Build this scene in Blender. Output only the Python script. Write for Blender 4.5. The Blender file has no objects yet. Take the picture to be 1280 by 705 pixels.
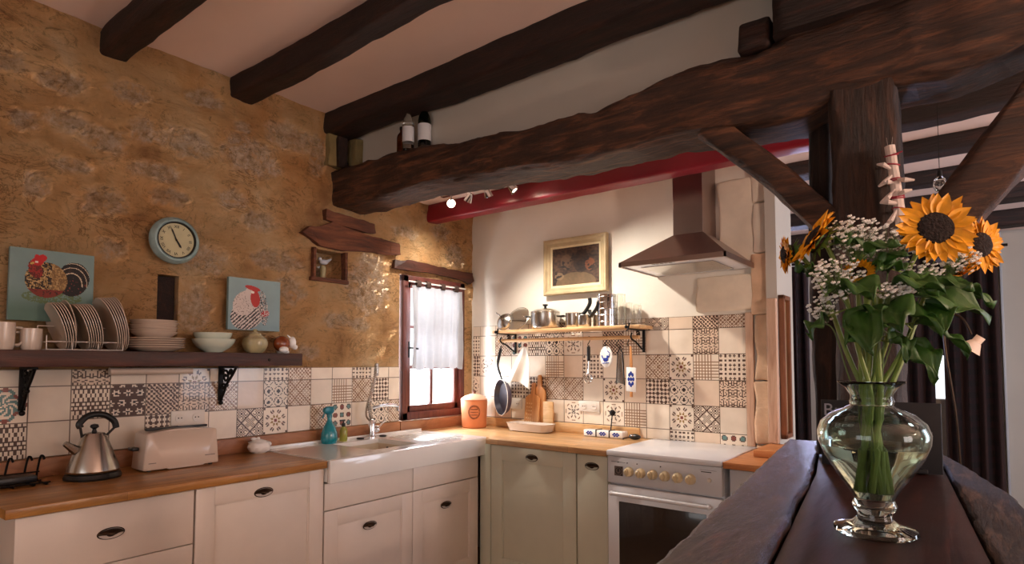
import bpy, bmesh, math, random
from mathutils import Vector, Matrix, noise, Euler
random.seed(7)
PI = math.pi
sc = bpy.context.scene
COL = sc.collection
WT = 0.91          # worktop height
OFF = {}

# ------------------------------------------------------------------ colours / materials
def s2l(c):
    return tuple(((v/255)/12.92 if v/255 <= .04045 else ((v/255+.055)/1.055)**2.4) for v in c)

def nt(name):
    m = bpy.data.materials.new(name); m.use_nodes = True
    t = m.node_tree; t.nodes.clear()
    o = t.nodes.new('ShaderNodeOutputMaterial'); p = t.nodes.new('ShaderNodeBsdfPrincipled')
    t.links.new(p.outputs[0], o.inputs[0])
    return m, t, p

def N(t, typ, **kw):
    n = t.nodes.new(typ)
    for k, v in kw.items():
        if k in n.inputs: n.inputs[k].default_value = v
        else: setattr(n, k, v)
    return n

def coords(t, scale=(1, 1, 1), rot=(0, 0, 0), kind='Object'):
    c = t.nodes.new('ShaderNodeTexCoord'); m = t.nodes.new('ShaderNodeMapping')
    m.inputs['Scale'].default_value = scale; m.inputs['Rotation'].default_value = rot
    t.links.new(c.outputs[kind], m.inputs[0]); return m.outputs[0]

def ramp(t, fac, stops):
    r = t.nodes.new('ShaderNodeValToRGB'); e = r.color_ramp.elements
    while len(e) < len(stops): e.new(.5)
    for k, (p, c) in enumerate(stops):
        e[k].position = p; e[k].color = (*c, 1) if len(c) == 3 else c
    t.links.new(fac, r.inputs[0]); return r.outputs[0]

def bump(t, p, h, strength=.3, dist=.01, prev=None):
    b = N(t, 'ShaderNodeBump', Strength=strength, Distance=dist)
    t.links.new(h, b.inputs['Height'])
    if prev: t.links.new(prev, b.inputs['Normal'])
    t.links.new(b.outputs[0], p.inputs['Normal']); return b.outputs[0]

def pbr(name, rgb, rough=.5, metal=0, var=.08, scale=12, bmp=0, bscale=60, coat=0, spec=.5, trans=0, emit=None, es=0):
    m, t, p = nt(name)
    c = s2l(rgb); v = coords(t)
    n = N(t, 'ShaderNodeTexNoise', Scale=scale, Detail=4.0); t.links.new(v, n.inputs['Vector'])
    lo = tuple(x*(1-var) for x in c); hi = tuple(min(1, x*(1+var)) for x in c)
    t.links.new(ramp(t, n.outputs[0], [(.3, lo), (.7, hi)]), p.inputs['Base Color'])
    p.inputs['Roughness'].default_value = rough; p.inputs['Metallic'].default_value = metal
    p.inputs['Specular IOR Level'].default_value = spec
    p.inputs['Coat Weight'].default_value = coat
    if trans: p.inputs['Transmission Weight'].default_value = trans
    if emit: p.inputs['Emission Color'].default_value = (*s2l(emit), 1); p.inputs['Emission Strength'].default_value = es
    if bmp:
        n2 = N(t, 'ShaderNodeTexNoise', Scale=bscale, Detail=5.0); t.links.new(v, n2.inputs['Vector'])
        bump(t, p, n2.outputs[0], bmp, .01)
    return m

def wood(name, dark, mid, light, stretch=(1, 12, 12), rough=.5, bmp=.3, scale=3, coat=0, staves=None, bdist=.012):
    m, t, p = nt(name); v = coords(t, stretch)
    n = N(t, 'ShaderNodeTexNoise', Scale=scale, Detail=8.0, Roughness=.62, Distortion=.8); t.links.new(v, n.inputs['Vector'])
    col = ramp(t, n.outputs[0], [(.28, s2l(dark)), (.5, s2l(mid)), (.74, s2l(light))])
    if staves:
        b = N(t, 'ShaderNodeTexBrick', Scale=1.0); b.inputs['Brick Width'].default_value = staves[0]; b.inputs['Row Height'].default_value = staves[1]
        b.inputs['Mortar Size'].default_value = .0006; b.inputs['Color1'].default_value = (.78, .78, .78, 1); b.inputs['Color2'].default_value = (1.12, 1.1, 1.05, 1); b.inputs['Mortar'].default_value = (.45, .4, .35, 1)
        t.links.new(coords(t, (1, 1, 1), (0, 0, staves[2])), b.inputs['Vector'])
        mx = N(t, 'ShaderNodeMix', data_type='RGBA', blend_type='MULTIPLY'); mx.inputs[0].default_value = 1
        t.links.new(col, mx.inputs[6]); t.links.new(b.outputs[0], mx.inputs[7]); col = mx.outputs[2]
    t.links.new(col, p.inputs['Base Color'])
    p.inputs['Roughness'].default_value = rough; p.inputs['Coat Weight'].default_value = coat; p.inputs['Coat Roughness'].default_value = .15
    n2 = N(t, 'ShaderNodeTexNoise', Scale=scale*3, Detail=8.0, Roughness=.7); t.links.new(v, n2.inputs['Vector'])
    bump(t, p, n2.outputs[0], bmp, bdist)
    return m

def colattr(name, rough=.4, coat=0, bmp=0, bscale=90, spec=.5):
    m, t, p = nt(name)
    a = N(t, 'ShaderNodeVertexColor'); a.layer_name = 'Col'
    n = N(t, 'ShaderNodeTexNoise', Scale=9.0, Detail=5.0); t.links.new(coords(t), n.inputs['Vector'])
    mx = N(t, 'ShaderNodeMix', data_type='RGBA', blend_type='MULTIPLY'); mx.inputs[0].default_value = .8
    t.links.new(a.outputs[0], mx.inputs[6]); t.links.new(ramp(t, n.outputs[0], [(.3, (.84, .82, .8)), (.7, (1, 1, 1))]), mx.inputs[7])
    t.links.new(mx.outputs[2], p.inputs['Base Color']); p.inputs['Roughness'].default_value = rough; p.inputs['Coat Weight'].default_value = coat
    p.inputs['Specular IOR Level'].default_value = spec
    if bmp:
        n2 = N(t, 'ShaderNodeTexNoise', Scale=bscale, Detail=5.0); t.links.new(coords(t), n2.inputs['Vector']); bump(t, p, n2.outputs[0], bmp, .004)
    return m

def stone_mat():
    m, t, p = nt('ochre_rubble_plaster')
    v = coords(t, (1, 1, 1.7)); v0 = coords(t)
    def noise_(sc_, det, vec=v0, rough=.6, dist=0):
        n = N(t, 'ShaderNodeTexNoise', Scale=sc_, Detail=det, Roughness=rough, Distortion=dist); t.links.new(vec, n.inputs['Vector']); return n.outputs[0]
    base = ramp(t, noise_(3.2, 9.0, dist=.5), [(.28, s2l((188, 136, 90))), (.44, s2l((232, 182, 126))), (.60, s2l((242, 202, 150))), (.76, s2l((248, 222, 184)))])
    # pale and grey stone faces that show through
    stone = ramp(t, noise_(26, 8.0, rough=.75), [(.30, s2l((130, 104, 84))), (.44, s2l((204, 178, 148))), (.62, s2l((244, 232, 216)))])
    at = N(t, 'ShaderNodeVertexColor'); at.layer_name = 'stone'
    sel = N(t, 'ShaderNodeSeparateColor'); t.links.new(at.outputs[0], sel.inputs[0]); mul = sel
    tone = ramp(t, sel.outputs[1], [(.3, (.82, .74, .66)), (.9, (1.12, 1.08, 1.04))])
    st2 = N(t, 'ShaderNodeMix', data_type='RGBA', blend_type='MULTIPLY'); st2.inputs[0].default_value = 1
    t.links.new(stone, st2.inputs[6]); t.links.new(tone, st2.inputs[7]); stone = st2.outputs[2]
    brk = ramp(t, noise_(16, 10.0, rough=.78), [(.36, (0, 0, 0)), (.50, (1, 1, 1))])
    mul2 = N(t, 'ShaderNodeMath', operation='MULTIPLY'); t.links.new(mul.outputs[0], mul2.inputs[0]); t.links.new(brk, mul2.inputs[1])
    mul3 = N(t, 'ShaderNodeMath', operation='MULTIPLY'); t.links.new(mul2.outputs[0], mul3.inputs[0]); mul3.inputs[1].default_value = .72
    mx = N(t, 'ShaderNodeMix', data_type='RGBA'); t.links.new(mul3.outputs[0], mx.inputs[0]); t.links.new(base, mx.inputs[6]); t.links.new(stone, mx.inputs[7])
    # dark pits and trowel cracks
    pits = ramp(t, noise_(11, 10.0, v, .8, 1.2), [(.34, (.34, .26, .2)), (.45, (1, 1, 1))])
    m2 = N(t, 'ShaderNodeMix', data_type='RGBA', blend_type='MULTIPLY'); m2.inputs[0].default_value = .75
    t.links.new(mx.outputs[2], m2.inputs[6]); t.links.new(pits, m2.inputs[7])
    ck = noise_(5.5, 9.0, v, .68, 1.6)
    cs = N(t, 'ShaderNodeMath', operation='SUBTRACT'); t.links.new(ck, cs.inputs[0]); cs.inputs[1].default_value = .5
    ca = N(t, 'ShaderNodeMath', operation='ABSOLUTE'); t.links.new(cs.outputs[0], ca.inputs[0])
    crack = ramp(t, ca.outputs[0], [(.0, (.42, .30, .22)), (.022, (1, 1, 1))])
    cf = ramp(t, noise_(2.3, 4.0), [(.45, (0, 0, 0)), (.6, (1, 1, 1))])
    m2b = N(t, 'ShaderNodeMix', data_type='RGBA', blend_type='MULTIPLY'); t.links.new(cf, m2b.inputs[0])
    t.links.new(m2.outputs[2], m2b.inputs[6]); t.links.new(crack, m2b.inputs[7]); m2 = m2b
    red = ramp(t, noise_(1.7, 5.0), [(.5, (1, 1, 1)), (.7, (1.02, .86, .72))])
    m3 = N(t, 'ShaderNodeMix', data_type='RGBA', blend_type='MULTIPLY'); m3.inputs[0].default_value = 1
    t.links.new(m2.outputs[2], m3.inputs[6]); t.links.new(red, m3.inputs[7])
    t.links.new(m3.outputs[2], p.inputs['Base Color']); p.inputs['Roughness'].default_value = .92; p.inputs['Specular IOR Level'].default_value = .2
    a = bump(t, p, noise_(8, 12.0, v, .78, .8), 1.0, .09)
    b = bump(t, p, mul2.outputs[0], .6, .04, a)
    bump(t, p, noise_(60, 8.0, rough=.7), .35, .01, b)
    return m

def glassy(name, tint=(235, 245, 240), rough=0.0, ior=1.45):
    m, t, p = nt(name)
    p.inputs['Base Color'].default_value = (*s2l(tint), 1); p.inputs['Roughness'].default_value = rough
    p.inputs['Transmission Weight'].default_value = 1; p.inputs['IOR'].default_value = ior
    return m

def thinpane(name):
    m, t, p = nt(name); t.nodes.remove(p)
    tr = N(t, 'ShaderNodeBsdfTransparent'); gl = N(t, 'ShaderNodeBsdfGlossy', Roughness=.02); mx = N(t, 'ShaderNodeMixShader'); mx.inputs[0].default_value = .05; t.links.new(tr.outputs[0], mx.inputs[1]); t.links.new(gl.outputs[0], mx.inputs[2])
    t.links.new(mx.outputs[0], t.nodes['Material Output'].inputs[0]); return m

def sheer(name, rgb):
    m, t, p = nt(name); t.nodes.remove(p)
    df = N(t, 'ShaderNodeBsdfDiffuse'); tl = N(t, 'ShaderNodeBsdfTranslucent'); tr = N(t, 'ShaderNodeBsdfTransparent')
    w = N(t, 'ShaderNodeTexNoise', Scale=30.0); t.links.new(coords(t), w.inputs['Vector'])
    c = ramp(t, w.outputs[0], [(.3, tuple(.93*x for x in s2l(rgb))), (.7, s2l(rgb))])
    t.links.new(c, df.inputs[0]); tl.inputs[0].default_value = (.05, .05, .054, 1)
    a = N(t, 'ShaderNodeMixShader'); a.inputs[0].default_value = .55; t.links.new(df.outputs[0], a.inputs[1]); t.links.new(tl.outputs[0], a.inputs[2])
    b = N(t, 'ShaderNodeMixShader'); b.inputs[0].default_value = .004; t.links.new(a.outputs[0], b.inputs[1]); t.links.new(tr.outputs[0], b.inputs[2])
    t.links.new(b.outputs[0], t.nodes['Material Output'].inputs[0]); return m

def checked(name, a, b, c):
    m, t, p = nt(name); v = coords(t)
    k = N(t, 'ShaderNodeTexWave', Scale=3.2, wave_type='BANDS', bands_direction='Z', Distortion=0.0); t.links.new(v, k.inputs['Vector'])
    k2 = N(t, 'ShaderNodeTexWave', Scale=2.6, wave_type='BANDS', bands_direction='X'); t.links.new(v, k2.inputs['Vector'])
    x = N(t, 'ShaderNodeMix', data_type='RGBA'); t.links.new(ramp(t, k.outputs[1], [(.45, (0, 0, 0)), (.55, (1, 1, 1))]), x.inputs[0])
    x.inputs[6].default_value = (*s2l(a), 1); x.inputs[7].default_value = (*s2l(b), 1)
    y = N(t, 'ShaderNodeMix', data_type='RGBA'); t.links.new(ramp(t, k2.outputs[1], [(.62, (0, 0, 0)), (.7, (1, 1, 1))]), y.inputs[0])
    t.links.new(x.outputs[2], y.inputs[6]); y.inputs[7].default_value = (*s2l(c), 1)
    t.links.new(y.outputs[2], p.inputs['Base Color']); p.inputs['Roughness'].default_value = .9; return m

M = {}
M['stone'] = stone_mat()
M['plaster'] = pbr('white_plaster', (226, 219, 207), .85, var=.05, scale=3, bmp=.25, bscale=14)
M['ceiling'] = pbr('pinkish_ceiling_plaster', (236, 212, 202), .9, var=.05, scale=2, bmp=.2, bscale=9)
M['hallwall'] = pbr('hall_plaster', (196, 190, 180), .9, var=.04, scale=3, bmp=.15, bscale=10)
M['block'] = pbr('limewashed_stone', (226, 212, 192), .9, var=.1, scale=7, bmp=.7, bscale=16)
M['quoin'] = pbr('pinkish_limestone', (214, 178, 146), .9, var=.16, scale=8, bmp=.6, bscale=22)
M['floor'] = pbr('floor_slab', (176, 140, 104), .55, var=.15, scale=4, bmp=.2)
M['oldbeam'] = wood('old_dark_oak', (16, 8, 6), (36, 17, 12), (70, 36, 24), (1.2, 9, 9), .6, .9, 3)
M['mainbeam'] = wood('weathered_oak', (26, 13, 8), (66, 38, 23), (128, 80, 50), (1.2, 9, 9), .55, 1.0, 4)
M['postwood'] = wood('weathered_oak_upright', (22, 12, 8), (46, 27, 18), (84, 52, 36), (9, 9, 1.0), .6, 1.0, 4)
M['lintel'] = wood('cracked_red_brown_oak', (44, 20, 12), (104, 56, 32), (150, 92, 56), (8, 1, 8), .7, 1.0, 3)
M['shelfwood'] = wood('dark_walnut_board', (36, 15, 8), (66, 30, 18), (96, 48, 30), (8, 1, 8), .45, .3, 3)
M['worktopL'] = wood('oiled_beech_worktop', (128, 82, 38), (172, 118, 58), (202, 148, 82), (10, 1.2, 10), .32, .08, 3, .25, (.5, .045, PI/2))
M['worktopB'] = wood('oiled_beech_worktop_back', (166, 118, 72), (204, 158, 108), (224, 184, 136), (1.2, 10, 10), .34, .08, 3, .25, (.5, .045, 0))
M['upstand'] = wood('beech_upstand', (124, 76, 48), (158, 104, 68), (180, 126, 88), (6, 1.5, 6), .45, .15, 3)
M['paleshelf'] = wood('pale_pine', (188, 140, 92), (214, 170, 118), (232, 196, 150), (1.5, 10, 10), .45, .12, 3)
M['board'] = wood('chopping_board_beech', (160, 100, 52), (196, 134, 78), (216, 160, 104), (10, 10, 1.5), .5, .1, 3)
M['boardh'] = wood('chopping_board_flat', (160, 90, 46), (196, 124, 70), (216, 150, 92), (1.5, 10, 10), .5, .1, 3)
M['quoinwood'] = wood('pinkish_pine_trim', (172, 132, 106), (204, 168, 142), (220, 188, 162), (10, 10, 1), .6, .2, 3)
M['plank'] = wood('varnished_gnarled_oak', (14, 6, 4), (46, 24, 15), (104, 62, 42), (9, 1.3, 9), .27, .8, 4, .05, bdist=.010)
for _k, _v in (('plank', .38),): M[_k].node_tree.nodes['Principled BSDF'].inputs['Specular IOR Level'].default_value = _v
M['plankmid'] = wood('dark_smooth_oak', (24, 9, 5), (50, 20, 11), (80, 36, 21), (9, .8, 9), .42, .2, 2.4, .0)
M['plankr'] = wood('dry_grey_brown_oak', (20, 11, 8), (56, 36, 26), (122, 90, 72), (9, 1.0, 9), .6, .9, 5, 0, bdist=.012)
M['winwood'] = wood('red_brown_window_paint', (70, 30, 24), (92, 42, 34), (110, 56, 46), (8, 8, 1.2), .5, .15, 3)
M['frame_wood'] = wood('brown_frame_wood', (96, 56, 34), (126, 78, 50), (150, 98, 66), (9, 9, 1), .5, .15, 3)
M['redpaint'] = pbr('crimson_paint', (136, 22, 40), .38, var=.14, scale=5, bmp=.25, bscale=8)
M['cabinet'] = pbr('cream_cabinet_paint', (230, 218, 208), .38, var=.02)
M['cabgreen'] = pbr('pale_sage_cabinet_paint', (208, 208, 188), .38, var=.02)
M['cabgrey'] = pbr('pale_blue_grey_paint', (196, 200, 206), .4, var=.02)
M['ceramic'] = pbr('white_glazed_ceramic', (240, 238, 234), .12, var=.01, coat=.4)
M['basin'] = pbr('cream_fireclay', (214, 200, 176), .3, var=.04)
M['enamel'] = pbr('white_enamel', (226, 226, 230), .25, var=.01, coat=.3)
M['bronze'] = pbr('dark_bronze', (62, 46, 34), .35, .9, var=.2)
M['iron'] = pbr('black_wrought_iron', (22, 18, 17), .5, .6, var=.2)
M['steel'] = pbr('brushed_steel', (190, 186, 180), .24, 1, var=.06)
M['hoodsteel'] = pbr('brown_tinted_steel', (158, 138, 130), .30, 1, var=.04)
M['chrome'] = pbr('chrome', (225, 225, 228), .08, 1, var=.01)
M['blackpl'] = pbr('black_plastic', (20, 19, 20), .35, var=.1)
M['dark'] = pbr('unlit_cavity', (26, 18, 13), .9)
M['whitepl'] = pbr('white_plastic', (222, 214, 204), .35, var=.01)
M['toaster'] = pbr('cream_pink_plastic', (212, 192, 176), .3, var=.01, coat=.3)
M['cream_knob'] = pbr('ivory_knob', (216, 196, 156), .35, var=.05, coat=.3)
M['plate'] = pbr('stoneware_plate', (206, 188, 172), .25, var=.03, coat=.3)
M['celadon'] = pbr('pale_celadon_glaze', (204, 212, 196), .15, var=.03, coat=.5)
M['mug'] = pbr('cream_mug_glaze', (206, 190, 176), .25, var=.03, coat=.3)
M['wirewhite'] = pbr('white_coated_wire', (214, 204, 196), .4, var=.02)
M['terracotta'] = pbr('terracotta', (206, 122, 74), .6, var=.08, bmp=.1)
M['terralid'] = pbr('pale_terracotta', (226, 172, 140), .55, var=.06)
M['teal'] = pbr('teal_plastic', (14, 132, 148), .22, var=.08, coat=.5)
M['tealdark'] = pbr('teal_nozzle_plastic', (10, 112, 128), .3, var=.05)
M['soap'] = pbr('yellow_green_soap', (190, 190, 90), .15, var=.1, trans=.5)
M['olive'] = pbr('olive_cream_glaze', (176, 164, 124), .25, var=.25, scale=18, coat=.4)
M['rust'] = pbr('rust_brown_glaze', (132, 62, 26), .25, var=.3, scale=20, coat=.4)
M['panin'] = pbr('nonstick_grey', (60, 58, 68), .3, .3, var=.05)
M['panout'] = pbr('dark_violet_enamel', (92, 84, 98), .35, .2, var=.08)
M['greyplastic'] = pbr('brown_grey_plastic', (112, 98, 92), .5, var=.05)
M['cloth'] = pbr('white_cotton', (236, 230, 220), .9, var=.03, bmp=.2, bscale=90)
M['blueglaze'] = pbr('cobalt_glaze', (48, 66, 148), .25, var=.25, scale=60)
M['clockblue'] = pbr('worn_pale_blue_paint', (140, 164, 164), .5, var=.22, scale=25, bmp=.2)
M['clockface'] = pbr('aged_cream_dial', (188, 180, 142), .6, var=.08, scale=14)
M['black'] = pbr('black_paint', (14, 12, 12), .6)
M['gilt'] = pbr('pale_gilt_wood', (182, 160, 122), .5, .1, var=.1, scale=20, bmp=.2)
M['mount'] = pbr('cream_slip', (224, 208, 168), .7, var=.03)
M['canvas_side'] = pbr('grey_blue_canvas', (128, 150, 148), .8, var=.06)
M['paint'] = colattr('painted_canvas', .7)
M['tile'] = colattr('patterned_ceramic_tile', .3, .25, .25, 30)
M['grout'] = pbr('grout', (168, 142, 120), .9, var=.1)
M['ovenglass'] = pbr('dark_oven_glass', (36, 32, 32), .15, var=.05, coat=.3)
M['panelgrey'] = pbr('control_panel_grey', (206, 206, 210), .35, var=.02)
M['glass'] = glassy('clear_green_glass', (226, 244, 236))
M['water'] = glassy('water', (250, 250, 246), 0, 1.33)
M['clear'] = glassy('clear_glass', (244, 244, 240))
M['bottleglass'] = glassy('dark_green_bottle_glass', (20, 30, 16), .03)
M['amber'] = glassy('brown_bottle_glass', (120, 56, 16), .03)
M['label'] = pbr('paper_label', (206, 208, 214), .7, var=.04)
M['pane'] = thinpane('window_glass')
M['sheer'] = sheer('sheer_white_cotton', (238, 238, 242))
M['tab'] = pbr('brown_curtain_tab', (70, 52, 46), .8)
M['darkcurtain'] = checked('dark_checked_curtain', (26, 16, 16), (38, 18, 20), (54, 34, 32))
M['petal'] = pbr('sunflower_yellow', (232, 158, 10), .55, var=.22, scale=40)
M['disc'] = pbr('sunflower_disc', (34, 18, 12), .9, var=.4, scale=120, bmp=1, bscale=220)
M['leaf'] = pbr('leaf_green', (50, 88, 26), .5, var=.3, scale=16, bmp=.3, bscale=40)
M['sepal'] = pbr('sepal_green', (74, 104, 40), .6, var=.2)
M['stem'] = pbr('stem_green', (128, 148, 70), .5, var=.2, scale=30)
M['floret'] = pbr('floret_white', (236, 232, 226), .7, var=.05)
M['twig'] = pbr('thin_green_twig', (98, 120, 62), .6)
M['chalk'] = pbr('chalkboard_black', (22, 22, 28), .6, var=.15)
M['chalkline'] = pbr('chalk_marks', (140, 140, 150), .9)
M['ribbonwhite'] = pbr('dusty_white_fabric', (212, 196, 188), .85, var=.1, scale=50)
M['ribbonred'] = pbr('crimson_thread', (160, 40, 60), .7)
M['lampshade'] = pbr('pinkish_beige_shade', (214, 176, 148), .7, var=.05, emit=(255, 196, 150), es=.25)
M['bulb'] = pbr('lit_bulb', (255, 240, 220), .4, emit=(255, 232, 200), es=40)
M['nickel'] = pbr('satin_nickel', (176, 168, 160), .25, 1, var=.03)
M['greenmould'] = pbr('dull_olive_stone', (134, 116, 76), .95, var=.2, scale=10, bmp=.8, bscale=18)

# ------------------------------------------------------------------ mesh builder
class MB:
    def __init__(s): s.bm = bmesh.new()
    def box(s, x0, x1, y0, y1, z0, z1, bev=0, seg=2, mi=0):
        r = bmesh.ops.create_cube(s.bm, size=1)
        vs = r['verts']
        bmesh.ops.scale(s.bm, vec=(abs(x1-x0), abs(y1-y0), abs(z1-z0)), verts=vs)
        bmesh.ops.translate(s.bm, vec=((x0+x1)/2, (y0+y1)/2, (z0+z1)/2), verts=vs)
        fs = set(f for v in vs for f in v.link_faces)
        for f in fs: f.material_index = mi
        if bev:
            es = set(e for v in vs for e in v.link_edges)
            bmesh.ops.bevel(s.bm, geom=list(es), offset=bev, segments=seg, affect='EDGES', profile=.5)
        return s
    def obox(s, c, half, mat3, bev=0):
        n0 = len(s.bm.verts)
        s.box(-half[0], half[0], -half[1], half[1], -half[2], half[2], bev)
        s.bm.verts.ensure_lookup_table()
        for v in s.bm.verts[n0:]: v.co = mat3 @ v.co + Vector(c)
        return s
    def lathe(s, prof, c=(0, 0, 0), seg=32, rot=None, mi=0, sy=1):
        # prof: list of (r, z); closed on axis when r == 0
        rings = []
        for r, z in prof:
            if r < 1e-6:
                rings.append([s.bm.verts.new((0, 0, z))])
            else:
                rings.append([s.bm.verts.new((r*math.cos(2*PI*k/seg), sy*r*math.sin(2*PI*k/seg), z)) for k in range(seg)])
        for a, b in zip(rings, rings[1:]):
            for k in range(seg):
                k2 = (k+1) % seg
                if len(a) == 1 and len(b) == 1: continue
                if len(a) == 1: f = s.bm.faces.new((a[0], b[k2], b[k]))
                elif len(b) == 1: f = s.bm.faces.new((a[k], a[k2], b[0]))
                else: f = s.bm.faces.new((a[k], a[k2], b[k2], b[k]))
                f.material_index = mi
        for rg in rings:
            for v in rg:
                if rot is not None: v.co = rot @ v.co
                v.co += Vector(c)
        return s
    def tube(s, pts, r, seg=8, closed=False, cap=True, mi=0):
        pts = [Vector(p) for p in pts]; n = len(pts)
        rr = r if isinstance(r, (list, tuple)) else [r]*n
        rings = []; up = Vector((0, 0, 1))
        prevn = None
        for i, p in enumerate(pts):
            if closed: d = pts[(i+1) % n]-pts[i-1]
            else: d = pts[min(i+1, n-1)]-pts[max(i-1, 0)]
            if d.length < 1e-9: d = Vector((0, 0, 1))
            d.normalize()
            if prevn is None:
                a = d.cross(up if abs(d.z) < .9 else Vector((1, 0, 0))).normalized()
            else:
                a = (prevn - d*prevn.dot(d))
                a = a.normalized() if a.length > 1e-6 else d.cross(up).normalized()
            prevn = a; b = d.cross(a)
            rings.append([s.bm.verts.new(p + (a*math.cos(2*PI*k/seg)+b*math.sin(2*PI*k/seg))*rr[i]) for k in range(seg)])
        m = n if closed else n-1
        for i in range(m):
            A, B_ = rings[i], rings[(i+1) % n]
            for k in range(seg):
                f = s.bm.faces.new((A[k], A[(k+1) % seg], B_[(k+1) % seg], B_[k])); f.material_index = mi
        if cap and not closed:
            s.bm.faces.new(rings[0][::-1]); s.bm.faces.new(rings[-1])
        return s
    def prism(s, poly, h0, h1, axis='z', bev=0, mi=0):
        def P(a, b, h): return {'z': (a, b, h), 'y': (a, h, b), 'x': (h, a, b)}[axis]
        A = [s.bm.verts.new(P(a, b, h0)) for a, b in poly]; B_ = [s.bm.verts.new(P(a, b, h1)) for a, b in poly]
        n = len(poly); fs = [s.bm.faces.new(A[::-1]), s.bm.faces.new(B_)]
        for k in range(n): fs.append(s.bm.faces.new((A[k], A[(k+1) % n], B_[(k+1) % n], B_[k])))
        for f in fs: f.material_index = mi
        if bev:
            es = set(e for f in fs for e in f.edges)
            bmesh.ops.bevel(s.bm, geom=list(es), offset=bev, segments=2, affect='EDGES', profile=.5)
        return s
    def sphere(s, c, r, sc=(1, 1, 1), u=16, v=10, mi=0):
        q = bmesh.ops.create_uvsphere(s.bm, u_segments=u, v_segments=v, radius=r)
        for w in q['verts']: w.co = Vector((w.co.x*sc[0], w.co.y*sc[1], w.co.z*sc[2]))+Vector(c)
        for f in set(f for w in q['verts'] for f in w.link_faces): f.material_index = mi
        return s
    def ico(s, c, r, sub=1, sc=(1, 1, 1)):
        q = bmesh.ops.create_icosphere(s.bm, subdivisions=sub, radius=r)
        for w in q['verts']: w.co = Vector((w.co.x*sc[0], w.co.y*sc[1], w.co.z*sc[2]))+Vector(c)
        return s
    def grid(s, fn, nu, nv, mi=0, closeu=False):
        vs = [[s.bm.verts.new(fn(i/nu, j/nv)) for j in range(nv+1)] for i in range(nu+(0 if closeu else 1))]
        for i in range(nu):
            for j in range(nv):
                a = vs[i]; b = vs[(i+1) % len(vs)]
                f = s.bm.faces.new((a[j], b[j], b[j+1], a[j+1])); f.material_index = mi
        return s
    def xf(s, mat):
        for v in s.bm.verts: v.co = mat @ v.co
        return s
    def build(s, name, mat, parent=None, smooth=35, fix=True):
        off = OFF.get(parent.name, Vector((0, 0, 0))) if parent else Vector((0, 0, 0))
        if fix: bmesh.ops.recalc_face_normals(s.bm, faces=s.bm.faces[:])
        me = bpy.data.meshes.new(name)
        for v in s.bm.verts: v.co -= off
        s.bm.to_mesh(me); s.bm.free()
        mats = mat if isinstance(mat, (list, tuple)) else [mat]
        for m in mats: me.materials.append(m)
        if smooth:
            me.polygons.foreach_set('use_smooth', [True]*len(me.polygons))
            me.set_sharp_from_angle(angle=math.radians(smooth))
        o = bpy.data.objects.new(name, me); COL.objects.link(o)
        if parent: o.parent = parent; OFF[o.name] = off
        return o

def tag(o, label, cat, group=None, kind=None):
    o['label'] = label; o['category'] = cat
    if group: o['group'] = group
    if kind: o['kind'] = kind
    return o
def thing(name, label, cat, loc=(0, 0, 0), group=None, world=True, rot=None):
    """Empty at the base; with world=True parts are given in world coordinates, else in its own frame."""
    o = bpy.data.objects.new(name, None); COL.objects.link(o); o.location = loc; o.empty_display_size = .05
    tag(o, label, cat, group); OFF[o.name] = Vector(loc) if world else Vector((0, 0, 0))
    if rot: o.rotation_euler = rot
    return o
def single(o, label, cat, group=None, kind=None): return tag(o, label, cat, group, kind)
def recenter(o):
    me = o.data; n = len(me.vertices)
    xs = [v.co for v in me.vertices]
    c = Vector(((min(v.x for v in xs)+max(v.x for v in xs))/2, (min(v.y for v in xs)+max(v.y for v in xs))/2, min(v.z for v in xs)))
    me.transform(Matrix.Translation(-c)); o.location = c; return o
def struct(o): o['kind'] = 'structure'; return o
def copy_tree(o, loc, label=None, rot=None, group=None):
    def cp(a, par):
        c = a.copy(); COL.objects.link(c)
        if par: c.parent = par
        for ch in [x for x in bpy.data.objects if x.parent == a]: cp(ch, c)
        return c
    c = cp(o, None); c.location = loc
    if rot: c.rotation_euler = rot
    if label: c['label'] = label
    if group: c['group'] = group
    return c
def text_mesh(txt, size, name, mat, parent, mat4, ext=.0004):
    cu = bpy.data.curves.new(name+'_c', 'FONT'); cu.body = txt; cu.size = size; cu.extrude = ext; cu.align_x = 'CENTER'; cu.align_y = 'CENTER'
    to = bpy.data.objects.new(name+'_t', cu); COL.objects.link(to)
    dg = bpy.context.evaluated_depsgraph_get(); me = bpy.data.meshes.new_from_object(to.evaluated_get(dg))
    bpy.data.objects.remove(to); bpy.data.curves.remove(cu)
    me.name = name; me.transform(mat4)
    off = OFF.get(parent.name, Vector((0, 0, 0))) if parent else Vector((0, 0, 0))
    me.transform(Matrix.Translation(-off)); me.materials.clear(); me.materials.append(mat)
    o = bpy.data.objects.new(name, me); COL.objects.link(o)
    if parent: o.parent = parent
    return o
def fbm(p, h=1, oct_=5): return noise.fractal(Vector(p), h, 2.0, oct_)
def smoothpath(pts, n=8):
    pts = [Vector(p) for p in pts]; out = []
    P = [pts[0]]+pts+[pts[-1]]
    for i in range(1, len(P)-2):
        for k in range(n):
            t = k/n; a, b, c, d = P[i-1:i+3]
            out.append(.5*((2*b)+(c-a)*t+(2*a-5*b+4*c-d)*t*t+(3*b-a-3*c+d)*t**3))
    out.append(pts[-1]); return out
def interp(tab, x):
    if x <= tab[0][0]: return tab[0][1]
    for (a, va), (b, vb) in zip(tab, tab[1:]):
        if x <= b: return va+(vb-va)*(x-a)/(b-a)
    return tab[-1][1]

# ------------------------------------------------------------------ room shell
CZ = 2.873; KZ = 2.5
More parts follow.
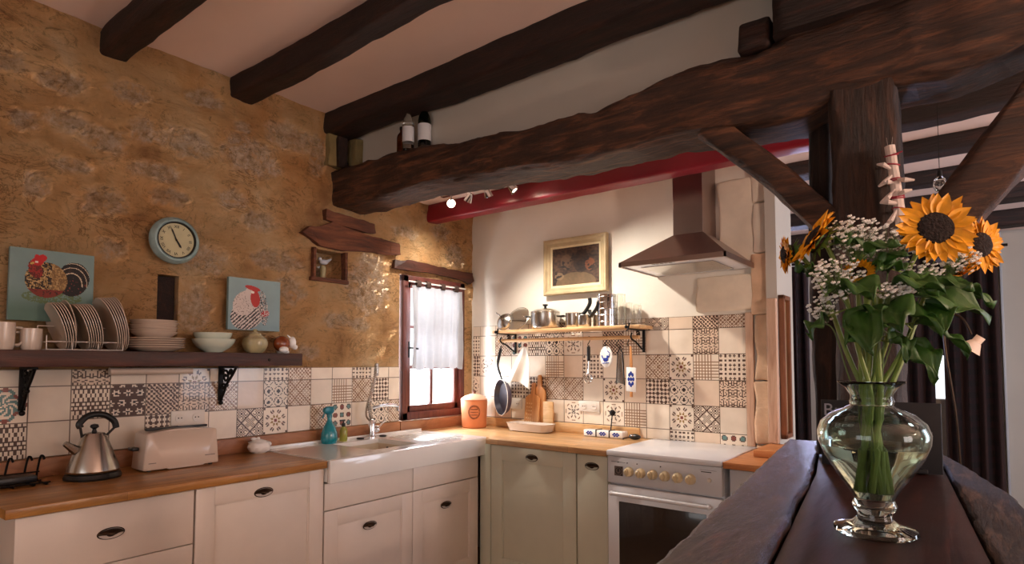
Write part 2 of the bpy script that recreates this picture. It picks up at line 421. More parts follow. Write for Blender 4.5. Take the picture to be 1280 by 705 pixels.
# left stone wall: displaced grid with openings
HOLES = [(-.735, -.10, .985, 1.975), (-1.405, -1.195, 1.875, 2.045), (-2.24, -2.145, 1.50, 1.795)]   # y0,y1,z0,z1: window, niche, slot
STONES = [(-1.793, 2.482, 0.158, 0.087), (-2.131, 2.461, 0.116, 0.063), (-2.278, 2.279, 0.106, 0.038), (-2.379, 2.624, 0.08, 0.044), (-2.478, 2.369, 0.095, 0.05), (-2.714, 2.106, 0.043, 0.053), (-2.47, 2.088, 0.089, 0.058), (-1.568, 2.655, 0.134, 0.074), (-1.378, 2.597, 0.055, 0.106), (-1.731, 2.141, 0.104, 0.053), (-2.201, 2.169, 0.073, 0.039), (-2.324, 2.46, 0.047, 0.053), (-1.849, 2.622, 0.044, 0.026), (-1.627, 1.941, 0.149, 0.053), (-2.012, 1.889, 0.098, 0.064), (-0.993, 1.872, 0.158, 0.175), (-1.551, 1.788, 0.081, 0.072), (-2.064, 1.642, 0.078, 0.103), (-2.616, 2.411, 0.075, 0.048), (-2.638, 2.571, 0.08, 0.048), (-2.815, 2.586, 0.051, 0.046), (-2.032, 2.713, 0.081, 0.041), (-2.593, 2.219, 0.064, 0.027), (-0.336, 2.328, 0.101, 0.059), (-0.7, 2.264, 0.103, 0.044), (-1.059, 1.618, 0.076, 0.04), (-1.238, 1.633, 0.094, 0.039), (-0.182, 2.173, 0.089, 0.085), (-1.426, 1.437, 0.064, 0.037), (-2.762, 2.367, 0.053, 0.039), (-2.433, 1.889, 0.058, 0.044), (-1.892, 2.225, 0.086, 0.042)]
PALE = {0, 7, 15, 24}
_r = random.Random(3)
for k in range(46): STONES.append((-5.4+2.4*_r.random(), .3+2.4*_r.random(), .05+.09*_r.random(), .03+.05*_r.random()))
def stone_mask(y, z):
    best = 0; idx = -1
    for k, (sy, sz, sa, sb) in enumerate(STONES):
        if abs(y-sy) > sa*1.8 or abs(z-sz) > sb*1.8: continue
        q = math.hypot((y-sy)/sa, (z-sz)/sb)+.38*fbm((y*13, z*15, k), .8, 3)
        m = max(0, min(1, (1.25-q)/.35))
        if m > best: best, idx = m, k
    return best, idx
def wall_disp(y, z):
    d = .022*fbm((y*1.6, z*2.6, 3.1), .8, 4)+.012*fbm((y*6, z*9, 7.7), .7, 4)
    mk = stone_mask(y, z)[0]; d += mk*(-.006+.016*fbm((y*24, z*30, 2), .6, 4))
    for a, b, c, e in HOLES:
        dy = max(a-y, 0, y-b); dz = max(c-z, 0, z-e); q = math.hypot(dy, dz)
        if q < .06: d *= q/.06
    if z < 1.37 : d *= 0.1
    return min(d, .03)
def cuts(lo, hi, step, marks):
    ys = [lo+(hi-lo)*k/round((hi-lo)/step) for k in range(round((hi-lo)/step)+1)]
    for m in marks:
        k = min(range(len(ys)), key=lambda i: abs(ys[i]-m)); ys[k] = m
    return sorted(set(ys))
b = MB(); Y = cuts(-5.6, .04, .0175, [v for h in HOLES for v in h[:2]]); Z = cuts(0, CZ, .0175, [v for h in HOLES for v in h[2:]])
V = {}
for i, y in enumerate(Y):
    for j, z in enumerate(Z): V[i, j] = b.bm.verts.new((wall_disp(y, z), y, z))
for i in range(len(Y)-1):
    for j in range(len(Z)-1):
        cy, cz = (Y[i]+Y[i+1])/2, (Z[j]+Z[j+1])/2
        if any(a < cy < bb and c < cz < e for a, bb, c, e in HOLES): continue
        b.bm.faces.new((V[i, j], V[i+1, j], V[i+1, j+1], V[i, j+1]))
for k, (a, bb, c, e) in enumerate(HOLES):
    dep = [.04, .115, .115][k]
    q = [(a, c), (bb, c), (bb, e), (a, e)]
    for (y0, z0), (y1, z1) in zip(q, q[1:]+q[:1]):
        b.grid(lambda u, v, y0=y0, z0=z0, y1=y1, z1=z1: (-dep*v, y0+(y1-y0)*u, z0+(z1-z0)*u), 10, 4)
    if k: b.grid(lambda u, v: (-dep+.008*fbm((u*5, v*5, k)), a+(bb-a)*u, c+(e-c)*v), 8, 8)
# outer skin of the wall behind the openings is at -.30 around the window only
o = b.build('wall_left', M['stone'], smooth=180); struct(o)
at = o.data.attributes.new('stone', 'FLOAT_COLOR', 'POINT')
for v in o.data.vertices:
    mk, ix = stone_mask(v.co.y, v.co.z); at.data[v.index].color = (mk, 1.0 if ix in PALE else (.35+.5*((ix*37) % 10)/10), 0, 1)
b = MB()  # outside reveal mass of the left wall, pierced by the window
for (y0, y1, z0, z1) in [(-5.6, -.86, 0, CZ), (.06, .5, 0, CZ), (-.86, .06, 0, .90), (-.86, .06, 2.06, CZ)]:
    b.box(-.17, -.118, y0, y1, z0, z1)
struct(b.build('wall_left_outer', M['plaster']))
# back wall
b = MB(); b.grid(lambda u, v: (2.13*u, .006*fbm((u*5, v*5, 1), .8, 3)*(1 if v > .6 else .0)+0, (KZ+.1)*v), 60, 60)
b.box(-.17, 2.13, .02, .22, 0, 2.62)
struct(b.build('wall_back', M['plaster'], smooth=60))
# partition above the big beam
b = MB(); b.grid(lambda u, v: (2.50*u, -1.15+.008*fbm((u*4, v*3, 2), .8, 3), 2.40+.48*v), 50, 12); b.box(0, 2.50, -1.14, -1.06, 2.36, 2.88)
struct(b.build('wall_partition', M['hallwall'], smooth=60))
# ceilings
b = MB()
b.grid(lambda u, v: (-.3+7.3*u, -5.6+4.5*v, CZ+.006*fbm((u*9, v*7, 5), .8, 3)), 60, 40); b.box(-.35, 7, -5.7, -1.0, CZ+.02, CZ+.1)
struct(b.build('ceiling', M['ceiling'], smooth=60))
b = MB(); b.box(-.3, 5.2, -1.14, 3.4, KZ, KZ+.08); b.box(2.5, 5.2, -1.14, -1.06, 2.5, 2.9)
struct(b.build('ceiling_kitchen', M['ceiling']))
b = MB(); b.box(-.4, 7, -5.7, 3.4, -.1, 0); struct(b.build('floor', M['floor']))
# near room's far walls, with an unseen tall window added in each for fill light (behind and beside the camera)
b = MB()
for (x0, x1, z0, z1) in [(-.35, 1.2, 0, 2.9), (3.2, 7, 0, 2.9), (1.2, 3.2, 0, .9), (1.2, 3.2, 2.2, 2.9)]: b.box(x0, x1, -5.7, -5.58, z0, z1)
struct(b.build('wall_front', M['plaster']))
b = MB()
for (y0, y1, z0, z1) in [(-5.7, -3.6, 0, 2.9), (-2.2, -1.06, 0, 2.9), (-3.6, -2.2, 0, .8), (-3.6, -2.2, 2.2, 2.9)]: b.box(6.5, 6.62, y0, y1, z0, z1)
b.box(5.2, 6.6, -1.16, -1.06, 0, 2.9)
struct(b.build('wall_right', M['plaster']))
for nm, q in (('added_window_2', (1.2, 3.2, -5.66, -5.62, .9, 2.2)), ('added_window_3', (6.54, 6.58, -3.6, -2.2, .8, 2.2))):
    x0, x1, y0, y1, z0, z1 = q; b = MB()
    if x1-x0 > 1:
        b.box(x0, x1, y0, y1, z0, z0+.05).box(x0, x1, y0, y1, z1-.05, z1).box((x0+x1)/2-.03, (x0+x1)/2+.03, y0, y1, z0, z1)
        b.box(x0, x0+.05, y0, y1, z0, z1).box(x1-.05, x1, y0, y1, z0, z1)
    else:
        b.box(x0, x1, y0, y1, z0, z0+.05).box(x0, x1, y0, y1, z1-.05, z1).box(x0, x1, (y0+y1)/2-.03, (y0+y1)/2+.03, z0, z1)
        b.box(x0, x1, y0, y0+.05, z0, z1).box(x0, x1, y1-.05, y1, z0, z1)
    struct(b.build(nm, M['winwood']))
# hall behind the kitchen: left wall that turns back from the kitchen wall, then an opening, far wall, right wall
b = MB(); b.box(2.165, 2.22, -.045, .30, 0, KZ); b.box(1.98, 2.165, .2, .30, 0, KZ)
struct(b.build('wall_hall_left', M['hallwall']))
b = MB()  # two narrow openings at the left are added for glints on the bar
for (x0, x1, z0, z1) in [(.9, 1.15, 0, KZ), (1.15, 1.61, 0, 1.25), (1.15, 1.61, 2.25, KZ), (1.61, 1.79, 0, KZ), (1.79, 1.95, 0, 1.25), (1.79, 1.95, 2.25, KZ), (1.95, 2.72, 0, KZ), (2.9, 5.2, 0, KZ), (2.72, 2.9, 0, 1.05), (2.72, 2.9, 1.45, KZ)]: b.box(x0, x1, 3.12, 3.3, z0, z1)
struct(b.build('wall_hall_back', M['hallwall']))
b = MB()
b.box(.8, .9, .3, 3.3, 0, KZ)
b.box(.8, 2.0, .22, .30, 0, KZ)
struct(b.build('wall_hall_side', M['hallwall']))
b = MB()
for (y0, y1, z0, z1) in [(-1.1, -.4, 0, KZ), (1.6, 3.4, 0, KZ), (-.4, 1.6, 0, .7), (-.4, 1.6, 2.3, KZ)]: b.box(5.1, 5.2, y0, y1, z0, z1)
struct(b.build('wall_hall_right', M['hallwall']))
b = MB(); b.box(5.13, 5.17, -.4, 1.6, .7, .75).box(5.13, 5.17, -.4, 1.6, 2.25, 2.3).box(5.13, 5.17, .57, .63, .7, 2.3).box(5.13, 5.17, -.4, -.35, .7, 2.3).box(5.13, 5.17, 1.55, 1.6, .7, 2.3)
struct(b.build('window_4', M['winwood']))

# ------------------------------------------------------------------ stone quoins at the end of the back wall
def rock(x0, x1, y0, y1, z0, z1, seed, rad=.03, amp=.006, n=10):
    b = MB(); b.box(x0, x1, y0, y1, z0, z1, rad, 3)
    bmesh.ops.subdivide_edges(b.bm, edges=b.bm.edges[:], cuts=2, use_grid_fill=True)
    for v in b.bm.verts:
        d = fbm((v.co.x*9+seed, v.co.y*9, v.co.z*9), .8, 4)
        v.co += Vector((d*amp, d*amp*.8, d*amp))
    return b
q = rock(1.765, 2.135, -.022, .02, 1.668, 1.875, 3, .02, .012); single(q.build('limewashed_stone', M['block'], smooth=60), 'large limewashed stone set in wall just above the tiles right of hood', 'stone')
q = rock(1.905, 2.10, -.022, .02, 1.93, 2.42, 8, .02, .014); single(q.build('limewashed_stone', M['block'], smooth=60), 'tall limewashed stone in wall right of the hood chimney', 'stone')
zz = [0.0, .42, .93, 1.28, 1.64, 1.98, 2.26, 2.5]
qn = thing('quoin_column', 'rough limestone corner blocks ending the white back wall', 'wall corner', (2.12, .0, 0))
for k, (a, c) in enumerate(zip(zz, zz[1:])):
    w = [.012, .0, .018, .006, .02, .008, .014][k]
    if k < 3: x0 = 2.088
    else: x0 = 2.10-w
    rock(x0, 2.165+w*.6, -.02-w*.4, .20, a+.002, c-.002, k*5, .012, .008).build('block', M['quoin'] if k < 5 else M['block'], qn, smooth=60)
single(recenter(MB().box(2.043, 2.086, -.022, 0, .915, 1.655, .004).build('corner_trim', M['quoinwood'])), 'upright pink brown wooden strip closing the tiles at their right edge', 'trim')
single(recenter(rock(2.168, 2.222, -.075, -.047, .95, 1.72, 4, .006, .003).build('timber_strip', M['quoinwood'])), 'pinkish brown upright timber beside the corner stones at hall opening', 'trim')

# hall mirror frame
t = thing('wall_frame', 'narrow brown wooden frame hung on white wall in the passage', 'frame', (2.24, .10, .96))
b = MB(); b.box(2.222, 2.252, -.035, -.01, .97, 1.74, .004).box(2.222, 2.252, .085, .11, .97, 1.74, .004).box(2.222, 2.252, -.035, .11, 1.715, 1.74, .004).box(2.222, 2.252, -.035, .11, .97, .995, .004)
b.build('frame', M['frame_wood'], t); MB().box(2.222, 2.232, -.008, .083, .998, 1.71).build('panel', M['gilt'], t)

# ------------------------------------------------------------------ timbers
def beam(fnc, x0, x1, seg, mat, name, label, amp=.006, axis='x', parent=None, nring=28, cat='beam'):
    """fnc(x) -> (a0,a1,z0,z1): section; superellipse swept along an axis"""
    b = MB(); rings = []
    for i in range(seg+1):
        x = x0+(x1-x0)*i/seg; a0, a1, z0, z1 = fnc(x)
        rg = []
        for k in range(nring):
            th = 2*PI*(k+.5)/nring; c, s_ = math.cos(th), math.sin(th); e = .28
            u = math.copysign(abs(c)**e, c); v = math.copysign(abs(s_)**e, s_)
            A = (a0+a1)/2+(a1-a0)/2*u; Zc = (z0+z1)/2+(z1-z0)/2*v
            d = 1+0*x; n_ = fbm((x*2.2, A*9+3, Zc*9), .8, 5)*amp+fbm((x*9, A*22, Zc*22), .8, 3)*amp*.45
            A += n_*u; Zc += n_*v
            rg.append(b.bm.verts.new((x, A, Zc) if axis == 'x' else ((A, x, Zc) if axis == 'y' else (A, Zc, x))))
        rings.append(rg)
    for A, B_ in zip(rings, rings[1:]):
        for k in range(nring): b.bm.faces.new((A[k], A[(k+1) % nring], B_[(k+1) % nring], B_[k]))
    b.bm.faces.new(rings[0][::-1]); b.bm.faces.new(rings[-1])
    o = b.build(name, mat, parent, smooth=50)
    if not parent: tag(recenter(o), label, cat)
    return o
beam(lambda x: (-2.505+.01*math.sin(x*3), -2.395+.008*math.sin(x*4+1), 2.755+.006*math.sin(x*5), CZ+.01), -.02, 5.2, 90, M['oldbeam'], 'ceiling_beam', 'dark ceiling beam nearest the camera, ending above the left stone wall', .008)
beam(lambda x: (-1.915+.01*math.sin(x*2.5), -1.795+.01*math.sin(x*3.3+1), 2.76+.008*math.sin(x*4.2+2), CZ+.01), -.02, 5.2, 90, M['oldbeam'], 'ceiling_beam', 'middle dark ceiling beam crossing the pink ceiling', .009)
beam(lambda x: (-1.35+.008*math.sin(x*2.5), -1.165, 2.745+.008*math.sin(x*3.2+.5), CZ+.01), -.02, 5.2, 90, M['oldbeam'], 'ceiling_beam', 'dark ceiling beam lying along the top of white partition above the big beam', .007)
TOP = [(-.02, 2.55), (.27, 2.551), (.78, 2.533), (.98, 2.50), (1.17, 2.472), (1.42, 2.449), (1.635, 2.442), (1.8, 2.432), (1.98, 2.463), (2.15, 2.507), (2.26, 2.52), (2.45, 2.50), (2.55, 2.524), (2.8, 2.55), (3.4, 2.60), (5.2, 2.62)]
BOT = [(-.02, 2.32), (.4, 2.312), (.84, 2.303), (1.1, 2.29), (1.37, 2.274), (1.64, 2.253), (1.87, 2.254), (2.12, 2.257), (2.27, 2.25), (2.45, 2.215), (2.6, 2.215), (2.7, 2.25), (2.94, 2.236), (3.0, 2.231), (3.18, 2.28), (3.6, 2.34), (5.2, 2.36)]
beam(lambda x: (-1.275+.01*math.sin(x*3.1), -1.01+.01*math.sin(x*2.3), interp(BOT, x), interp(TOP, x)), -.02, 5.15, 200, M['mainbeam'], 'main_beam', 'huge curved weathered oak beam spanning kitchen from stone wall to the post', .016, nring=44)
beam(lambda x: (-.47, -.355, 2.378, KZ+.004), -.02, 2.5, 60, M['redpaint'], 'painted_beam', 'crimson painted ceiling beam between big oak beam and the white back wall', .003)
beam(lambda x: (-.47, -.34, 2.39+.005*math.sin(x*6), KZ+.004), 2.505, 5.15, 40, M['oldbeam'], 'hall_beam', 'brown passage ceiling beam in line with the end of crimson beam', .006)
beam(lambda x: (.14, .29, 2.42, KZ+.004), 2.2, 5.15, 40, M['oldbeam'], 'hall_beam', 'second dark beam of the passage ceiling, between two pink strips', .006)
beam(lambda x: (.76, .90, 2.42, KZ+.004), .92, 5.15, 40, M['oldbeam'], 'hall_beam', 'third dark beam of passage ceiling, above the arched lamp', .006)
beam(lambda x: (1.38, 1.55, 2.40, KZ+.004), .92, 5.15, 40, M['oldbeam'], 'hall_beam', 'fourth dark beam of passage ceiling, before the farthest one', .006)
beam(lambda x: (2.2, 2.38, 2.38, KZ+.004), .92, 5.15, 40, M['oldbeam'], 'hall_beam', 'farthest dark beam of passage ceiling, near the curtains', .006)
# posts
def pfn(x0, x1, y0, y1, ph=0):
    return lambda z: (x0+.006*math.sin(z*5+ph), x1+.008*math.sin(z*4+ph), y0, y1)
beam(pfn(2.685, 2.875, -1.262, -1.06), 1.052, 2.30, 60, M['postwood'], 'oak_post', 'thick upright oak post standing on the bar behind the flowers', .009, axis='z')
beam(pfn(2.585, 2.665, -1.09, -.98, 2), 1.052, 2.30, 50, M['postwood'], 'thin_post', 'thinner dark upright just left of and behind the thick oak post', .007, axis='z')
beam(pfn(2.515, 3.0, -1.30, -1.16, 1), 2.51, 2.745, 16, M['oldbeam'], 'upper_post', 'short dark upright on top of the big beam at right end of partition', .006, axis='z')
single(recenter(rock(2.40, 2.508, -1.27, -1.17, 2.50, 2.60, 3, .012, .006).build('timber_block', M['oldbeam'])), 'small dark timber block lying on the big beam against the partition end', 'block')
def brace(p0, p1, w, dep, name, label, y0, bow=0):
    p0, p1 = Vector(p0), Vector(p1); d = (p1-p0); L = d.length; d.normalize(); nrm = Vector((-d.z, 0, d.x)) if True else None
    b = MB(); rings = []; nr = 28; sg = 36
    for i in range(sg+1):
        s_ = i/sg; c = p0+d*L*s_+nrm*bow*math.sin(PI*s_); ww = w(s_)
        rg = []
        for k in range(nr):
            th = 2*PI*(k+.5)/nr; cc, ss = math.cos(th), math.sin(th); u = math.copysign(abs(cc)**.3, cc); v = math.copysign(abs(ss)**.3, ss)
            n_ = .008*fbm((s_*L*3, u*1.5+5, v*1.5), .8, 4)
            rg.append(b.bm.verts.new(c+nrm*(ww/2+n_)*u+Vector((0, 1, 0))*(y0+dep/2+(dep/2+n_)*v)))
        rings.append(rg)
    for A, B_ in zip(rings, rings[1:]):
        for k in range(nr): b.bm.faces.new((A[k], A[(k+1) % nr], B_[(k+1) % nr], B_[k]))
    b.bm.faces.new(rings[0][::-1]); b.bm.faces.new(rings[-1])
    o = b.build(name, M['mainbeam'], smooth=50)
    return tag(recenter(o), label, 'brace')
brace((2.275, 0, 2.27), (2.68, 0, 1.83), lambda s_: .095, .13, 'brace', 'slanting oak brace left of the post, rising to the big beam', -1.255, .012)
brace((2.93, 0, 1.72), (3.35, 0, 2.27), lambda s_: .135+.03*s_, .16, 'brace', 'wide slanting oak brace right of the post, behind the sunflower', -1.26, .0)

# lintels in stone wall
def slab(poly, x0, x1, name, mat, label, cat='timber', amp=.006, parent=None):
    b = MB(); b.prism(poly, x0, x1, 'x')
    bmesh.ops.triangulate(b.bm, faces=b.bm.faces[:])
    for _ in range(3): bmesh.ops.subdivide_edges(b.bm, edges=[e for e in b.bm.edges if e.calc_length() > .03], cuts=1)
    for v in b.bm.verts:
        f = fbm((v.co.x*12, v.co.y*5, v.co.z*25), .7, 4); v.co.x += amp*2*f if v.co.x > 0 else 0; v.co.z += amp*f
    o = b.build(name, mat, parent, smooth=60); 
    if not parent: tag(recenter(o), label, cat)
    return o
slab([(-1.505, 2.118), (-1.45, 2.165), (-1.38, 2.18), (-1.30, 2.215), (-1.0, 2.175), (-.86, 2.175), (-.775, 2.17), (-.77, 2.09), (-.85, 2.08), (-1.0, 2.075), (-1.19, 2.06), (-1.38, 2.062), (-1.43, 2.085)], -.05, .045, 'embedded_timber', M['lintel'], 'long cracked brown timber in stone wall over the niche')
slab([(-1.345, 2.222), (-1.345, 2.285), (-1.31, 2.275), (-1.13, 2.27), (-.99, 2.255), (-.975, 2.20), (-1.06, 2.195), (-1.2, 2.205)], -.05, .04, 'embedded_timber', M['lintel'], 'shorter ragged timber in stone wall, topmost of the two over niche')
slab([(-.81, 2.0), (-.81, 2.055), (-.70, 2.062), (-.68, 2.078), (-.4, 2.065), (-.2, 2.06), (-.03, 2.06), (-.02, 1.995), (-.06, 1.97), (-.12, 1.99), (-.4, 2.01), (-.6, 2.003)], -.05, .035, 'window_lintel', M['shelfwood'], 'dark rough wooden lintel above the small curtained window')
slab([(-1.33, 2.56), (-1.33, 2.86), (-1.20, 2.86), (-1.20, 2.56)], -.03, .03, 'wall_stone', M['greenmould'], 'dull olive stone at wall top beside the end of beams', 'stone', .01)
slab([(-1.275, 2.56), (-1.275, 2.745), (-1.21, 2.745), (-1.21, 2.56)], -.03, .055, 'short_post', M['oldbeam'], 'short dark upright on left end of the big beam against stone wall', 'post', .004)
b = rock(.0, .125, -1.19, -1.13, 2.56, 2.745, 3, .012, .01); single(recenter(b.build('wall_stone', M['greenmould'], smooth=60)), 'olive stone block between dark upright and the partition, above big beam', 'stone')

slab([(-2.236, 1.505), (-2.236, 1.79), (-2.149, 1.79), (-2.149, 1.505)], -.07, -.035, 'slot_darkening_board', M['oldbeam'], 'dark board added in the narrow wall slot below clock to darken it', amp=.003)  # dark board added so the shallow slot reads as a deep shaded cavity
# niche frame and the little figure inside
t = thing('niche_surround', 'thin weathered wooden frame around the small niche in stone wall', 'frame', (0, -1.3, 1.87))
for (y0, y1, z0, z1) in [(-1.418, -1.40, 1.87, 2.05), (-1.198, -1.178, 1.87, 2.05), (-1.43, -1.165, 1.855, 1.877)]:
    rock(-.01, .03, y0, y1, z0, z1, 3, .003, .004).build('rail', M['lintel'], t)
t = thing('niche_figurine', 'small pale bird figure on a stump inside the wall niche', 'figurine', (-.06, -1.295, 1.877))
MB().lathe([(0, 0), (.02, 0), (.017, .03), (.019, .07), (.014, .085), (0, .087)], (-.06, -1.295, 1.877), 14).build('base', M['olive'], t)
b = MB(); b.sphere((-.06, -1.29, 1.985), .02, (1, 1.5, .8)); b.sphere((-.055, -1.32, 2.0), .011); b.tube([(-.06, -1.27, 1.99), (-.06, -1.235, 2.01)], [.012, .004], 8)
b.build('bird', M['label'], t)

# ------------------------------------------------------------------ window in the left wall
w = bpy.data.objects.new('window_1', None); COL.objects.link(w); w.location = (0, -.42, .985); OFF['window_1'] = Vector(w.location); w['kind'] = 'structure'
b = MB()
for q in [(-.72, -.672, .99, 1.97), (-.155, -.107, .99, 1.97), (-.72, -.107, 1.925, 1.97), (-.72, -.107, .99, 1.04)]: b.box(-.06, .022, q[0], q[1], q[2], q[3], .004)
b.build('window_frame', M['winwood'], w)
b = MB()
for q in [(-.672, -.632, 1.04, 1.925), (-.195, -.155, 1.04, 1.925), (-.672, -.155, 1.885, 1.925), (-.672, -.155, 1.04, 1.085)]: b.box(-.05, .0, q[0], q[1], q[2], q[3], .004)
b.build('casement', M['winwood'], w)
b = MB(); b.box(-.04, -.015, -.425, -.403, 1.08, 1.89, .002)
for z in (1.345, 1.62): b.box(-.04, -.015, -.635, -.19, z-.01, z+.012, .002)
b.build('glazing_bar', M['winwood'], w)
MB().box(-.03, -.026, -.635, -.19, 1.08, 1.89).build('pane', M['pane'], w, smooth=0)
b = MB(); b.box(0, .012, -.662, -.645, 1.41, 1.52, .003).tube([(.012, -.653, 1.475), (.04, -.653, 1.475), (.042, -.60, 1.47)], .006, 8); b.build('latch', M['iron'], w)
# sheer curtain with brown tabs on a thin rod
t = thing('cafe_curtain', 'sheer white tab-top curtain covering upper part of the small window', 'curtain', (.05, -.41, 1.33))
def cur(u, v):
    y = -.668+.503*u+.01*math.sin(v*3); wv = .012*math.sin(u*38+.6*math.sin(v*5))*(.5+.7*(1-v))+.006*math.sin(u*17+2)
    pin = math.exp(-((v-.42)/.12)**2)*.5
    return (.048+wv, y+.02*pin*math.sin(u*12), 1.335+.565*v+.008*math.sin(u*30)*(1-v))
MB().grid(cur, 110, 30).build('cloth', M['sheer'], t, smooth=180)
for u in (.09, .29, .60, .9):
    b = MB(); b.grid(lambda s_, v, u=u: (.052+.012*math.cos(2*PI*v), -.655+.465*u-.02+.042*s_, 1.915+.024*math.sin(2*PI*v)), 2, 16); b.build('tab', M['tab'], t)
MB().tube([(.05, -.70, 1.925), (.05, -.13, 1.925)], .005, 10).build('rod', M['whitepl'], t)

# ------------------------------------------------------------------ patterned tiles (vertex-coloured ceramic)
CR = s2l((238, 224, 206)); CR2 = s2l((226, 204, 182)); BR = s2l((84, 58, 46)); BK = s2l((48, 38, 36)); TA = s2l((150, 116, 90)); GO = s2l((150, 120, 66)); TE = s2l((96, 132, 130)); RD = s2l((132, 66, 54)); GR = s2l((168, 142, 120))
def mixc(a, b, f): return tuple(x+(y-x)*f for x, y in zip(a, b))
def patt(k, u, v):
    x, y = u-.5, v-.5; r = math.hypot(x, y); a = math.atan2(y, x)
    if k == 0: return CR
    if k == 1:      # bold concentric diamonds
        p = (u+v)*3 % 1; q = (u-v)*3 % 1; d = max(abs(p-.5), abs(q-.5)); return BR if (.43 < d) or (.2 < d < .3) else CR
    if k == 2:      # stars and dots
        X, Y_ = (u*2.5 % 1)-.5, (v*2.5 % 1)-.5; rr = math.hypot(X, Y_); aa = math.atan2(Y_, X)
        return BK if rr < .12+.1*abs(math.cos(3*aa)) and rr < .18 or abs(rr-.42) < .035 else CR
    if k == 3:      # rows of small crosses
        X, Y_ = abs((u*6 % 1)-.5), abs((v*6 % 1)-.5); return BR if (X < .14 and Y_ < .3) or (Y_ < .14 and X < .3) else CR
    if k == 4:      # star network, brown
        X, Y_ = u*5, v*5*1.155; j = math.floor(Y_); X += .5*(j % 2); fx, fy = X % 1-.5, Y_ % 1-.5; rr = math.hypot(fx, fy); aa = math.atan2(fy, fx)
        return BR if abs(rr-.33-.1*math.cos(6*aa)) < .1 else CR2
    if k == 5:      # woven grid
        return TA if (u*9 % 1) < .28 or (v*9 % 1) < .28 else CR
    if k == 6:      # light medallion
        aa = (a % (PI/4))-PI/8; pr = r*math.cos(aa); pt = abs(r*math.sin(aa))
        if r < .05 or abs(r-.10) < .015: return BK
        if .15 < pr < .32 and pt < .03*math.sin(PI*(pr-.15)/.17): return BR
        if abs(r-.40) < .018 and pt > .05: return TA
        return CR
    if k == 7:      # diagonal chequer
        return BR if (math.floor((u+v)*6)+math.floor((u-v)*6)) % 2 else CR
    if k == 8:      # snowflake of leaf shapes
        if r < .06: return RD
        aa = (a % (PI/4))-PI/8
        pr = r*math.cos(aa); pt = abs(r*math.sin(aa))
        if .10 < pr < .26 and pt < .035*math.sin(PI*(pr-.10)/.16)+.004: return GO
        if .28 < pr < .44 and abs(pt-.05) < .028*math.sin(PI*(pr-.28)/.16): return BR
        if abs(r-.31) < .02 and pt < .02: return RD
        if abs(x) > .40 and abs(y) > .40: return BR
        return CR
    if k == 9:      # teal medallion
        if r < .3 and abs(math.sin(4*a+r*14)) > .55: return TE
        if abs(r-.38-.05*math.cos(4*a)) < .045: return RD if math.cos(8*a) > 0 else TE
        return CR
    if k == 10:     # fine faded lattice
        return TA if ((u+v)*7 % 1) < .3 or ((u-v)*7 % 1) < .3 else CR
    if k == 11:     # big hexagonal stars, light on dark
        X, Y_ = u*3, v*3*1.155; j = math.floor(Y_); X += .5*(j % 2); fx, fy = X % 1-.5, Y_ % 1-.5; rr = math.hypot(fx, fy); aa = math.atan2(fy, fx)
        return BK if rr < .13 else (CR if rr < .3+.1*math.cos(6*aa) else BR)
    if k == 12:     # dense dark net
        return BR if math.sin(u*44)*math.sin(v*44)+.45*math.sin((u+v)*44) > -.12 else CR2
    if k == 13:     # corner flourish
        return BK if abs(math.hypot(u-.5, v-.2)-.28) < .05 and math.sin(a*9) > -.2 or abs(math.hypot(u-.5, v-.15)-.12) < .03 else CR
    if k == 14: return CR2
    if k == 15:     # coloured dots
        X, Y_ = (u*3 % 1)-.5, (v*3 % 1)-.5; rr = math.hypot(X, Y_); return (RD if (math.floor(u*3)+math.floor(v*3)) % 2 else TE) if rr < .26 else (BR if rr < .34 else CR)
    if k == 16: # horizontal weave
        return BR if (abs((u*8+.5*math.floor(v*8)) % 1-.5) < .2) or (v*8 % 1) < .16 else CR
    return CR
